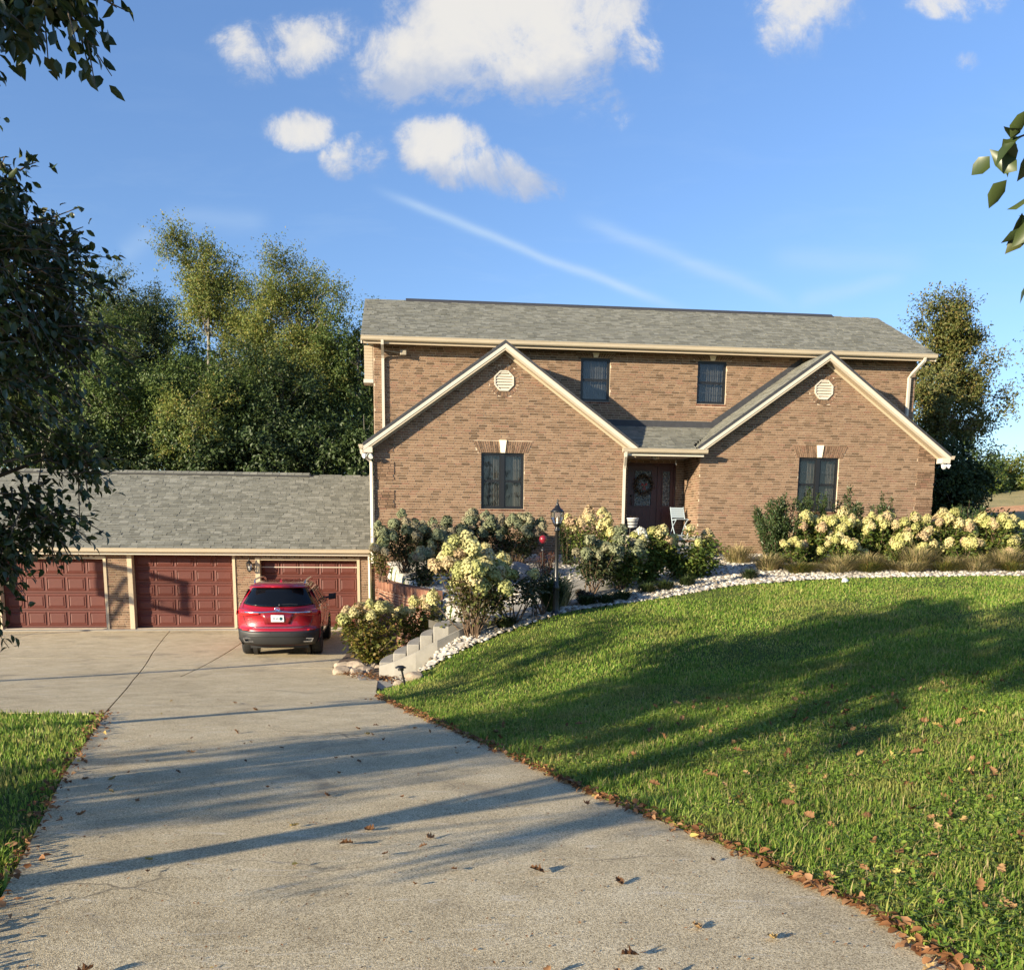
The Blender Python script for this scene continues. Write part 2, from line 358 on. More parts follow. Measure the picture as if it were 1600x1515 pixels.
# concrete, lawn, gravel materials ------------------------------------------
m, q, bs = new_mat('driveway_concrete')
t = q.node('ShaderNodeTexCoord'); ob = t.outputs['Object']
big = q.noise(ob, .35, 5, .6, .4); mid = q.noise(ob, 2.3, 6, .65); fine = q.noise(ob, 170, 3, .6)
vor = q.node('ShaderNodeTexVoronoi'); vor.inputs['Scale'].default_value = 150; q.l.new(ob, vor.inputs['Vector'])
vor2 = q.node('ShaderNodeTexVoronoi'); vor2.inputs['Scale'].default_value = 42; q.l.new(ob, vor2.inputs['Vector'])
base = q.ramp(big, [(.3,(.50,.42,.28)),(.5,(.68,.575,.385)),(.72,(.80,.69,.48))])
base = q.mix(.55, base, q.ramp(mid, [(.28,(.42,.34,.22)),(.5,(.70,.58,.375)),(.72,(.84,.735,.53))]))
sp = q.ramp(vor.outputs['Color'], [(.10,(.28,.25,.21)),(.32,(.72,.70,.67)),(.65,(1.0,1.0,1.0)),(.95,(1.25,1.22,1.16))])
base = q.mix(.85, base, sp, 'MULTIPLY')
base = q.mix(.8, base, q.ramp(q.noise(ob, 75, 4, .75), [(.36,(.26,.23,.19)),(.46,(.82,.80,.77)),(.58,(1.0,1.0,1.0)),(.70,(1.4,1.38,1.3))]), 'MULTIPLY')
pits = q.rng(vor2.outputs['Distance'], .03, .22, .35, 1, True)
pm = q.rng(q.noise(ob, 5, 4), .5, .62, 0, 1)
base = q.mix(pm, base, q.mix(1.0, base, pits, 'MULTIPLY'))
wv = q.node('ShaderNodeMapping'); wv.inputs['Scale'].default_value = (1.2, 5, 1); wv.inputs['Rotation'].default_value = (0,0,.35); q.l.new(ob, wv.inputs[0])
scr = q.rng(q.noise(wv.outputs[0], 2.0, 7, .7, 1.0), .56, .70, 0, .55, True)
base = q.mix(scr, base, (.66,.60,.50,1))
stain = q.rng(q.noise(ob, .9, 5, .65, .8), .55, .72, 0, .6, True)
base = q.mix(stain, base, (.24,.20,.145,1))
wob = q.node('ShaderNodeVectorMath', operation='ADD'); nz = q.node('ShaderNodeTexNoise'); nz.inputs['Scale'].default_value = 1.4; nz.inputs['Detail'].default_value = 6; q.l.new(ob, nz.inputs['Vector'])
nsc = q.node('ShaderNodeVectorMath', operation='SCALE'); q.l.new(nz.outputs['Color'], nsc.inputs[0]); nsc.inputs['Scale'].default_value = .55; q.l.new(ob, wob.inputs[0]); q.l.new(nsc.outputs[0], wob.inputs[1])
ck = q.node('ShaderNodeTexVoronoi', feature='DISTANCE_TO_EDGE'); ck.inputs['Scale'].default_value = .30; q.l.new(wob.outputs[0], ck.inputs['Vector'])
crack = q.m('MULTIPLY', q.rng(ck.outputs['Distance'], .0012, .0035, 1, 0), q.rng(q.noise(ob, .5, 3), .50, .60, 0, .6))
base = q.mix(crack, base, (.10,.085,.065,1))
q.l.new(base, bs.inputs['Base Color']); bs.inputs['Roughness'].default_value = .9; bs.inputs['Specular IOR Level'].default_value = .25
hgt = q.m('ADD', q.m('MULTIPLY', fine, .9), q.m('ADD', q.m('MULTIPLY', vor.outputs['Distance'], .35), q.m('MULTIPLY', mid, .8)))
bump(q, bs, hgt, .40, .010)
M_conc = m
m, q, bs = new_mat('lawn_soil')
t = q.node('ShaderNodeTexCoord'); ob = t.outputs['Object']
c = q.ramp(q.noise(ob, .22, 6, .65), [(.3,(.050,.085,.016)),(.5,(.080,.120,.024)),(.7,(.115,.140,.036))])
c = q.mix(.5, c, q.ramp(q.noise(ob, 18, 5, .7), [(.3,(.028,.042,.010)),(.7,(.10,.115,.035))]))
q.l.new(c, bs.inputs['Base Color']); bs.inputs['Roughness'].default_value = 1; bs.inputs['Specular IOR Level'].default_value = .1
bump(q, bs, q.noise(ob, 30, 5), .8, .04); M_soil = m
new_mat("clay_and_field")
M_bedsoil = plain('bed_fines', (.42,.39,.34), .95, noise=.4, nscale=14, bmp=.6)
M_mulch = plain('mulch', (.10,.065,.042), .95, noise=.5, nscale=20, bmp=.8)
# one ground sheet to the horizon --------------------------------------------
def ax(stops):
    out = [stops[0][0]]
    for (a, _), (b, st) in zip(stops[:-1], stops[1:]):
        n = max(1, round((b-a)/st)); out += list(np.linspace(a, b, n+1)[1:])
    return np.array(out)
gx = ax([(-600,0),(-120,60),(-40,8),(-12,1),(-6,.4),(4,.16),(14,.3),(34,1),(80,4),(160,20),(600,60)])
gy = ax([(-400,0),(-100,50),(-20,8),(-2,1),(3,.3),(29,.16),(60,1),(110,4),(200,15),(800,75)])
GX, GY = np.meshgrid(gx, gy); fx, fy = GX.ravel(), GY.ravel()
hz_ = np.concatenate([H(fx[i:i+4000], fy[i:i+4000]) for i in range(0, len(fx), 4000)])
dd = np.concatenate([dW(fx[i:i+8000], fy[i:i+8000]) for i in range(0, len(fx), 8000)])
xl_ = interp(XL, fy); drv = (dd < -.0) & (fy < 27.9) & ((fx > xl_-.02) | ((fy > 12.0) & (fx > -24)))
hz_ = np.where(drv, hz_-.10, hz_)
nse = np.sin(fx*1.3+np.sin(fy*.9))*np.cos(fy*1.1)*.02
hz_ += np.where(drv, 0, nse)
nx, ny = len(gx), len(gy); idx = np.arange(nx*ny).reshape(ny, nx)
F = np.stack([idx[:-1,:-1], idx[:-1,1:], idx[1:,1:], idx[1:,:-1]], -1).reshape(-1, 4)
cx_, cy_ = fx[F].mean(1), fy[F].mean(1)
m, q, bs = MATS['clay_and_field'], NG(MATS['clay_and_field'].node_tree), MATS['clay_and_field'].node_tree.nodes['Principled BSDF']
t = q.node('ShaderNodeTexCoord'); ob = t.outputs['Object']
c = q.ramp(q.noise(ob, .3, 6, .65), [(.3,(.14,.14,.045)),(.5,(.27,.22,.085)),(.7,(.36,.28,.12))])
spx = q.node('ShaderNodeSeparateXYZ'); q.l.new(ob, spx.inputs[0])
ddx = q.m('ADD', q.m('POWER', q.m('DIVIDE', q.m('SUBTRACT', spx.outputs[0], 27.5), 4.2), 2), q.m('POWER', q.m('DIVIDE', q.m('SUBTRACT', spx.outputs[1], 47.5), 3.4), 2))
ddx = q.m('ADD', ddx, q.m('MULTIPLY', q.m('SUBTRACT', q.noise(ob, .5, 4), .5), 1.4))
c = q.mix(q.rng(ddx, .7, 1.15, 1, 0, True), c, q.ramp(q.noise(ob, 1.2, 5), [(.3,(.42,.19,.075)),(.7,(.60,.32,.15))]))
q.l.new(c, bs.inputs['Base Color']); bs.inputs['Roughness'].default_value = 1; bump(q, bs, q.noise(ob, 6, 5), .8, .1)
far_ = (np.hypot(cx_, cy_-10) > 27)
gnd = link('ground', mesh_np('ground', np.stack([fx, fy, hz_], 1), F, [M_soil, m], True, far_.astype(int)))
tag(gnd, 'grassy ground rising to the right of the drive and on to the field beyond', 'ground', kind='structure')
# concrete drive and parking apron ---------------------------------------------
def strip(name, rows, fl, fr, ncol, label, cuts):
    bm = bmesh.new(); grid = []
    for y in rows:
        x0, x1 = fl(y), fr(y); r = []
        for x in np.linspace(x0, x1, ncol):
            k = float(sst(14, 26, y)); yw = y+math.tan(YAW)*(x+4.0)*k
            r.append(bm.verts.new((x, yw, float(zd(yw))+.012)))
        grid.append(r)
    for i in range(len(grid)-1):
        for j in range(ncol-1): bm.faces.new((grid[i][j], grid[i][j+1], grid[i+1][j+1], grid[i+1][j]))
    for (p, q2, w, lim) in cuts:      # expansion joints: real gaps
        p, q2 = Vector((*p,0)), Vector((*q2,0)); d = (q2-p).normalized(); nn = Vector((-d.y, d.x, 0))
        for sgn in (-1, 1):
            fs = [f for f in bm.faces if lim(f.calc_center_median())]
            ge = list({e for f in fs for e in f.edges})+list({v for f in fs for v in f.verts})+fs
            bmesh.ops.bisect_plane(bm, geom=ge, plane_co=p+nn*sgn*w/2, plane_no=nn)
        kill = [f for f in bm.faces if lim(f.calc_center_median()) and abs((f.calc_center_median()-p).dot(nn)) < w/2*.98]
        bmesh.ops.delete(bm, geom=kill, context='FACES')
    me = bpy.data.meshes.new(name); bm.to_mesh(me); bm.free(); me.materials.append(M_conc)
    o = link(name, me)
    sl = o.modifiers.new('slab', 'SOLIDIFY'); sl.thickness = .07; sl.offset = -1
    return tag(o, label, 'driveway', kind='structure')
rowsA = list(np.linspace(-40, 2, 12))+list(np.linspace(2.3, 27.45, 110))
strip('driveway', rowsA, lambda y: float(interp(XL, y))+.006, lambda y: float(interp(XR, y)), 26, 'long concrete driveway running down to the garage',
      [((-6.6,20),(-9.2,27.6) if 0 else (-7.4,27.0),.03, lambda c: c.y > 17.2 and c.x < -4.2), ((-10,18.3),(0,19.5),.018, lambda c: 16 < c.y < 21)])
rowsB = list(np.linspace(12.0, 27.45, 60))
strip('parking_apron', rowsB, lambda y: -26.0, lambda y: float(interp(XL, y))-.018, 50, 'wide concrete apron in front of the left garage door',
      [((-12.4,18),(-13.6,27.5),.03, lambda c: c.y > 15), ((-20,19.2),(-6,20.9),.02, lambda c: 16 < c.y < 23)])
# bed surface and path ------------------------------------------------------------
bx = np.arange(-3.9, 19, .12); by = np.arange(15.8, 29, .12); BX, BY = np.meshgrid(bx, by); ux, uy = BX.ravel(), BY.ravel()
uh = np.concatenate([H(ux[i:i+4000], uy[i:i+4000]) for i in range(0, len(ux), 4000)])
ud = np.concatenate([dW(ux[i:i+8000], uy[i:i+8000]) for i in range(0, len(ux), 8000)])
idb = np.arange(len(ux)).reshape(BX.shape)
FB = np.stack([idb[:-1,:-1], idb[:-1,1:], idb[1:,1:], idb[1:,:-1]], -1).reshape(-1, 4)
okb = in_bed(ux, uy, ud); FB = FB[okb[FB].all(1)]
tag(link('gravel_bed', mesh_np('gravel_bed', np.stack([ux, uy, uh+.028], 1), FB, [M_bedsoil], True)), 'pale gravel bed between the lawn and the brick house', 'flower bed', kind='structure')
PATH = [(-1.42,18.05),(-.7,18.4),(0,18.85),(.75,19.6),(1.5,20.9),(2.3,22.4),(3.2,24.0),(3.95,25.15)]
def smooth_path(P, n):
    P = np.array(P, float); k = np.r_[0, np.cumsum(np.hypot(*np.diff(P, axis=0).T))]; u = np.linspace(0, k[-1], n)
    Q = np.stack([np.interp(u, k, P[:,0]), np.interp(u, k, P[:,1])], 1)
    for _ in range(6): Q[1:-1] = (Q[:-2]+2*Q[1:-1]+Q[2:])/4
    return Q
PQ = smooth_path(PATH, 34)
mb = MB(); prev = None
for i, (x, y) in enumerate(PQ):
    d = PQ[min(i+1, 33)]-PQ[max(i-1, 0)]; d /= np.hypot(*d); nn = np.array([-d[1], d[0]])*.62
    z = (H1(x, y) if i > 0 else -.2)+.07
    if i == 0: z = -.15
    row = [(x+nn[0], y+nn[1], z-.16),(x+nn[0], y+nn[1], z),(x-nn[0], y-nn[1], z),(x-nn[0], y-nn[1], z-.16)]
    if prev: mb.add(prev+row, [(0,1,5,4),(1,2,6,5),(2,3,7,6)])
    prev = row
tag(mb.build('walkway', M_conc_plain), 'pale concrete walkway curving up from the steps to the porch', 'path', kind='structure')
# planting strip beside the apron at the foot of the brick wall
mb = MB(); P = [(-2.5,16.9),(-3.15,17.6),(-3.8,19.2),(-3.95,23),(-3.95,25.4)]; R_ = [(-2.3,17.2),(-2.1,18.6),(-1.9,20.1),(-2.8,22.6),(-3.7,25.4)]
L = smooth_path(P, 20); R2 = smooth_path(R_, 20); vs = []
for a, b in zip(L, R2):
    for k in np.linspace(0, 1, 6): x, y = a*(1-k)+b*k; vs.append((x, y, float(zd(y))+.02+.10*k+.02*random.random()))
tag(link('mulch_bed', mesh_np('mulch_bed', vs, [(i*6+j, i*6+j+1, i*6+j+7, i*6+j+6) for i in range(19) for j in range(5)], [M_mulch], True)), 'dark mulched strip below the brick retaining wall', 'flower bed', kind='structure')
# ------------------------------------------------------------------ brickwork, shingles, windows
from mathutils.geometry import tessellate_polygon
CH, BL, JT = .0677, .203, .012
NORTH = hw(0, 0, 0)
house = thing('brick_house', 'two storey brown brick house with two front gables and grey shingle roofs', 'house', NORTH, YAW)
garage = thing('brick_garage', 'low brick garage wing with three red brown doors and a long grey roof', 'garage', NORTH, YAW)
cam_l = Matrix.Translation(NORTH) @ Matrix.Rotation(YAW, 4, 'Z'); cam_l = cam_l.inverted() @ Vector((0,0,EYE))
def sub(iv, a, b):
    out = []
    for u0, u1 in iv:
        if b <= u0 or a >= u1: out.append((u0, u1)); continue
        if a > u0: out.append((u0, a))
        if b < u1: out.append((b, u1))
    return out
def bricks(mb, singles, spans, zlo, zhi, mp, openings=(), quoin=None, phase=0.0, proud=.012):
    k0, k1 = math.floor(zlo/CH), math.ceil(zhi/CH)
    for k in range(k0, k1):
        za, zb = k*CH+JT/2, (k+1)*CH-JT/2; zm = (za+zb)/2
        if zm < zlo or zm > zhi: continue
        iv = spans(zm)
        for (a, b, c, d) in openings:
            if c-.02 < zm < d+.02: iv = sub(iv, a, b)
        for u0, u1 in iv:
            x = u0-((phase+(k % 2)*.5+.11*((k*7) % 5)) % 1.0)*BL
            while x < u1:
                a, b = max(x+JT/2, u0), min(x+BL-JT/2, u1); full = (b-a) > BL-JT-.002
                if b-a > .02:
                    d = proud*(.75+.5*random.random())
                    if quoin and quoin((a+b)/2, k): d += .021
                    if singles is not None and full: singles.append((a, za, d))
                    else: brick_box(mb, mp, a, b, za, zb, d)
                x += BL
def brick_box(mb, mp, a, b, za, zb, d):
    p = [mp(a,0,za), mp(b,0,za), mp(b,0,zb), mp(a,0,zb), mp(a,d,za), mp(b,d,za), mp(b,d,zb), mp(a,d,zb)]
    mb.add(p, [(4,5,6,7),(0,1,5,4),(3,7,6,2),(0,4,7,3),(1,2,6,5)])
def FRONT(t): return lambda u, d, z: (u, t-d, z)
def LEFT(s): return lambda u, d, z: (s-d, u, z)
def RIGHT(s): return lambda u, d, z: (s+d, u, z)
one_brick = None
def single_bricks(cands, n, mp_t, parent, keep, mb, key):
    """the n best full bricks become objects of their own; the rest go to the joined brickwork"""
    global one_brick
    if one_brick is None:
        b = MB(); b.add([(0,0,0),(BL-JT,0,0),(BL-JT,0,CH-JT),(0,0,CH-JT),(0,-.012,0),(BL-JT,-.012,0),(BL-JT,-.012,CH-JT),(0,-.012,CH-JT)], [(4,5,6,7),(0,1,5,4),(3,7,6,2),(0,4,7,3),(1,2,6,5)])
        one_brick = b.mesh('brick', M_brick1)
    good = sorted([c for c in cands if keep(c)], key=key)[:n]; gs = set(good)
    for c in good:
        o = link('brick', one_brick, parent, (c[0], mp_t, c[1])); o.scale = (1, c[2]/.012, 1)
    for c in cands:
        if c not in gs: brick_box(mb, FRONT(mp_t), c[0], c[0]+BL-JT, c[1], c[1]+CH-JT, c[2])
def panel(mb, outer, holes, mp, mi=0):
    polys = [[Vector((p[0], p[1], 0)) for p in outer]]+[[Vector((a,c,0)),Vector((a,d,0)),Vector((b,d,0)),Vector((b,c,0))] for a,b,c,d in holes]
    flat = [p for pl in polys for p in pl]; tris = tessellate_polygon(polys)
    mb.add([mp(p.x, 0, p.y) for p in flat], [tuple(t) for t in tris], mi)
def reveals(mb, holes, mp, depth=.10):
    for a,b,c,d in holes:
        for (p, q) in (((a,c),(a,d)),((a,d),(b,d)),((b,d),(b,c)),((b,c),(a,c))):
            mb.add([mp(p[0],0,p[1]), mp(q[0],0,q[1]), mp(q[0],-depth,q[1]), mp(p[0],-depth,p[1])], [(0,1,2,3)])
# openings
LW = (2.12,3.30,2.235,3.73); RW = (11.13,12.32,2.27,3.765)
U1 = (5.10,5.96,5.35,6.56); U2 = (8.55,9.42,5.36,6.575)
DOOR = (6.56,8.02,1.56,3.66)
def gable_spans(s0, s1, ap, zt=6.44, sl=.718):
    def f(z):
        a, b = s0, s1
        if z > zt-sl*(ap-s0): h = (zt-z)/sl; a, b = max(s0, ap-h), min(s1, ap+h)
        return [(a, b)] if b-a > .05 else []
    return f
def gable_poly(s0, s1, ap, zb=.2, zt=6.44, sl=.718): return [(s0,zb),(s1,zb),(s1,zt-sl*(s1-ap)),(ap,zt),(s0,zt-sl*(ap-s0))]
def oct_hole(c, z, r):
    return lambda sp: sp
def wing(s0, s1, ap, win, nm_q, nsingle):
    w = MB(); mp = FRONT(0)
    panel(w, gable_poly(s0, s1, ap), [win], mp); reveals(w, [win], mp, .11)
    for sx, fl in ((s0, 1), (s1, 0)): w.quad((sx,0,.2),(sx,0,3.95),(sx,1.55,3.95),(sx,1.55,.2))
    wall = w.build('wall', M_mortar, house)
    mb = MB(); cands = []
    vz = 5.615
    def spans(z):
        iv = gable_spans(s0, s1, ap)(z)
        if abs(z-vz) < .40: h = math.sqrt(max(0, .41**2-(z-vz)**2)); iv = sub(iv, ap-h, ap+h)
        # flared arch over the window and a brick sill below it
        if win[3] < z < win[3]+.33: k = (z-win[3])/.33; iv = sub(iv, win[0]-.10-.13*k, win[1]+.10+.13*k)
        if win[2]-.068 < z < win[2]: iv = sub(iv, win[0]-.02, win[1]+.02)
        return iv
    zq = lambda z: (math.floor(z/CH) % 11) < 7
    sp0 = spans; cut = s0+.53 if nm_q == 'L' else s1-.53
    def spans(z, sp0=sp0):
        iv = sp0(z)
        if not zq(z): return iv
        return [p for a, b in iv for p in ((a, min(b, cut)), (max(a, cut), b)) if p[1]-p[0] > .01]
    q = (lambda u, k: (u < s0+.53) and (k % 11) < 7) if nm_q == 'L' else (lambda u, k: (u > s1-.53) and (k % 11) < 7)
    bricks(mb, cands, spans, .3, 6.44, mp, [win], q)
    key = lambda c: (Vector((c[0], 0, c[1]))-cam_l).length
    single_bricks(cands, nsingle, 0, wall, lambda c: c[1] > 2.35 and (c[0] < win[0]-.5 or c[0] > win[1]+.4) and c[1] < 4.6 and (nm_q == 'R' or c[0] > s0+.6), mb, key)
    # returns round the corners
    b2 = MB()
    bricks(b2, None, lambda z: [(0.0, 1.5)] if z < 3.95 else [], .3, 3.95, LEFT(s0)); bricks(b2, None, lambda z: [(0.0, 1.5)] if z < 3.95 else [], .3, 3.95, RIGHT(s1))
    mb.v_off = 0; mb.add(b2.v, b2.f)
    tag(mb.build('brickwork', M_brick, wall), kind='stuff')
    # ring of bricks round the octagonal vent
    ring = MB(); N = 24
    for i in range(N):
        a0, a1 = 2*PI*(i+.10)/N, 2*PI*(i+.90)/N; r0, r1 = .285, .405
        P = [(ap+r*math.cos(a), vz+r*math.sin(a)) for r, a in ((r0,a0),(r1,a0),(r1,a1),(r0,a1))]
        dpt = .014+.006*random.random()
        ring.hexa([(x, .0, z) for x, z in P]+[(x, -dpt, z) for x, z in P])
    ring.build('vent_surround', M_rbrick if 0 else M_brick, wall)
    v = MB(); R = .285; O8 = [(ap+R*math.cos(PI/8+i*PI/4), vz+R*math.sin(PI/8+i*PI/4)) for i in range(8)]
    I8 = [(ap+(R-.035)*math.cos(PI/8+i*PI/4), vz+(R-.035)*math.sin(PI/8+i*PI/4)) for i in range(8)]
    for i in range(8):
        j = (i+1) % 8
        v.hexa([(O8[i][0],0,O8[i][1]),(O8[j][0],0,O8[j][1]),(I8[j][0],0,I8[j][1]),(I8[i][0],0,I8[i][1]),
                (O8[i][0],-.045,O8[i][1]),(O8[j][0],-.045,O8[j][1]),(I8[j][0],-.045,I8[j][1]),(I8[i][0],-.045,I8[i][1])])
    vent = v.build('gable_vent', M_cream, house)
    for i in range(7):
        z = vz-.215+i*.072; h = min(.245, (.245+.10)-abs(z+.02-vz)) if abs(z-vz) > .1 else .245
        l = MB(); l.hexa([(ap-h,-.040,z-.026),(ap+h,-.040,z-.026),(ap+h,-.004,z+.036),(ap-h,-.004,z+.036),(ap-h,-.034,z-.018),(ap+h,-.034,z-.018),(ap+h,.002,z+.044),(ap-h,.002,z+.044)])
        l.build('louver', M_cream, vent)
    arch(win, 0.0, .31, 11); sill(win, 0.0)
    window(win, 0.0, 2, 2)
    return wall
def arch(win, t, h, n):
    a, b, c, d = win; mid = (a+b)/2; mb = MB()
    for sgn in (-1, 1):
        half = (b-a)/2+.09; fl = .13
        for i in range(n):
            k0, k1 = .11+(1-.11)*(i/n), .11+(1-.11)*((i+1)/n); g_ = .008
            lo0, lo1 = mid+sgn*half*k0, mid+sgn*half*k1; hi0, hi1 = mid+sgn*(half+fl)*k0, mid+sgn*(half+fl)*k1
            e = sgn*g_; splits = [(.0,.62),(.66,1)] if i % 2 else [(.0,.34),(.38,1)]
            for (p, q) in splits:
                f = lambda x0, x1, k: x0*(1-k)+x1*k
                P = [(f(lo0,hi0,p)+e, d+.005+h*p),(f(lo1,hi1,p)-e, d+.005+h*p),(f(lo1,hi1,q)-e, d+.005+h*q),(f(lo0,hi0,q)+e, d+.005+h*q)]
                dp = .018+.008*random.random()
                if sgn < 0: P = P[::-1]
                mb = MB(); mb.hexa([(x, t, z) for x, z in P]+[(x, t-dp, z) for x, z in P]); mb.build('lintel_brick', M_brick1, house)
    ks = MB(); ks.hexa([(mid-.058,t,d+.004),(mid+.058,t,d+.004),(mid+.10,t,d+h+.03),(mid-.10,t,d+h+.03),(mid-.058,t-.05,d+.004),(mid+.058,t-.05,d+.004),(mid+.10,t-.05,d+h+.03),(mid-.10,t-.05,d+h+.03)])
    ks.build('keystone', M_stone, house)
def sill(win, t):
    mb = MB(); a, b, c, d = win; n = int((b-a+.04)/.068)
    for i in range(n):
        x0 = a-.02+(b-a+.04)*i/n; x1 = x0+(b-a+.04)/n-.008
        mb.hexa([(x0,t,c-.066),(x1,t,c-.066),(x1,t+.08,c-.05),(x0,t+.08,c-.05),(x0,t-.035,c-.012),(x1,t-.035,c-.012),(x1,t+.08,c+.004),(x0,t+.08,c+.004)])
    mb.build('window_sill', M_rbrick, house)
def window(win, t, units, cols, rows=2):
    a, b, c, d = win; fw = .048; f = MB(); y0, y1 = t+.045, t+.11
    f.box(a+.004,a+fw,y0,y1,c+.006,d-.004); f.box(b-fw,b-.004,y0,y1,c+.006,d-.004); f.box(a+fw,b-fw,y0,y1,c+.006,c+fw); f.box(a+fw,b-fw,y0,y1,d-fw,d-.004)
    mid = (a+b)/2
    if units == 2: f.box(mid-.055, mid+.055, y0-.004, y1, c+fw, d-fw)
    win_o = f.build('window', M_black, house)
    xs = [(a+fw, mid-.055),(mid+.055, b-fw)] if units == 2 else [(a+fw, b-fw)]
    for (x0, x1) in xs:
        zc = (c+d)/2
        for (z0, z1, yy_, up) in ((zc, d-fw, y0+.018, 1), (c+fw, zc, y0+.034, 0)):
            s_ = MB(); w = .034
            s_.box(x0+.002,x0+w,yy_,yy_+.02,z0+.002,z1-.002); s_.box(x1-w,x1-.002,yy_,yy_+.02,z0+.002,z1-.002); s_.box(x0+w,x1-w,yy_,yy_+.02,z0+.002,z0+w); s_.box(x0+w,x1-w,yy_,yy_+.02,z1-w,z1-.002)
            s_.build('sash', M_black, win_o)
            p = MB(); p.box(x0+w,x1-w,yy_+.009,yy_+.012,z0+w,z1-w); p.build('pane', M_glass, win_o)
            mu = MB(); W = x1-x0-2*w; Hh = z1-z0-2*w
            for i in range(1, cols): xm = x0+w+W*i/cols; mu.box(xm-.007,xm+.007,yy_+.014,yy_+.02,z0+w,z1-w)
            for i in range(1, rows): zm = z0+w+Hh*i/rows; mu.box(x0+w,x1-w,yy_+.0145,yy_+.0195,zm-.007,zm+.007)
            mu.build('muntin', M_black if 0 else plain_once('grid_grey', (.20,.195,.185)), win_o)
    # curtain and room
    cu = MB()
    for (x0, x1) in xs:
        n = 40; pts = [(x0-.03+(x1-x0+.06)*i/n, t+.22+.018*math.sin(i*1.9)+.008*math.sin(i*.7)) for i in range(n+1)]
        open_ = (x1-x0)*.0
        vs = []; fs = []
        for i, (x, y) in enumerate(pts): vs += [(x, y, c-.02),(x, y, d+.02)]
        for i in range(n):
            fs.append((2*i,2*i+2,2*i+3,2*i+1))
        cu.add(vs, fs, 0, True)
    cu.build('curtain', M_curtain if units == 2 else plain_once('grey_backing', (.22,.22,.22)), win_o)  # upper windows get an added grey sheet that lightens the glass
    r = MB(); r.box(a-.05,b+.05,t+.111,t+.9,c-.05,d+.05, skip='f'); r.build('room_lining', M_wallin, win_o)
_once = {}
def plain_once(n, col, **k):
    if n not in _once: _once[n] = plain(n, col, **k)
    return _once[n]
L0, L1, LA = -.76, 6.14, 2.73
R0, R1, RA = 8.25, 15.21, 11.73
wallL = wing(L0, L1, LA, LW, 'L', 180)
wallR = wing(R0, R1, RA, RW, 'R', 120)
# upper storey wall, with the porch back wall below it
mb = MB(); tU = 1.5; UO = [U1, U2, DOOR]
panel(mb, [(-.78,3.2),(6.05,3.2),(6.05,.9),(8.35,.9),(8.35,3.2),(15.27,3.2),(15.27,6.8),(-.78,6.8)], UO, FRONT(tU)); reveals(mb, UO, FRONT(tU), .12)
for sx in (-.78, 15.27): mb.quad((sx,tU,.2),(sx,tU,6.8),(sx,7.9,6.8),(sx,7.9,.2)); mb.add([(sx,tU,6.8),(sx,7.9,6.8),(sx,4.7,8.45)], [(0,1,2)])
mb.quad((-.78,7.9,.2),(15.27,7.9,.2),(15.27,7.9,6.8),(-.78,7.9,6.8))
wallU = mb.build('wall', M_mortar, house)
mb = MB()
def spansU(z):
    if z < 1.5: return []
    if z < 3.4: return [(6.15,8.24)]
    iv = [(-.77,15.26)]
    if z < 6.3:      # hidden behind the gable roofs
        h = (6.40-z)/.718-.25
        if h > 0: iv = sub(iv, LA-min(h, 3.4), LA+min(h, 3.0)); iv = sub(iv, RA-min(h, 3.0), RA+min(h, 3.4))
    for w in (U1, U2):
        if w[3] < z < w[3]+.12: iv = sub(iv, w[0]-.14, w[1]+.14)
        if w[2]-.068 < z < w[2]: iv = sub(iv, w[0]-.02, w[1]+.02)
    return iv
bricks(mb, None, spansU, 1.5, 6.76, FRONT(tU), UO, phase=.3)
bricks(mb, None, lambda z: [(1.5,7.9)], .3, 6.78, LEFT(-.78)); bricks(mb, None, lambda z: [(1.5,7.9)], .3, 6.78, RIGHT(15.27))
tag(mb.build('brickwork', M_brick, wallU), kind='stuff')
for w in (U1, U2): arch(w, tU, .11, 7); sill(w, tU); window(w, tU, 1, 3)
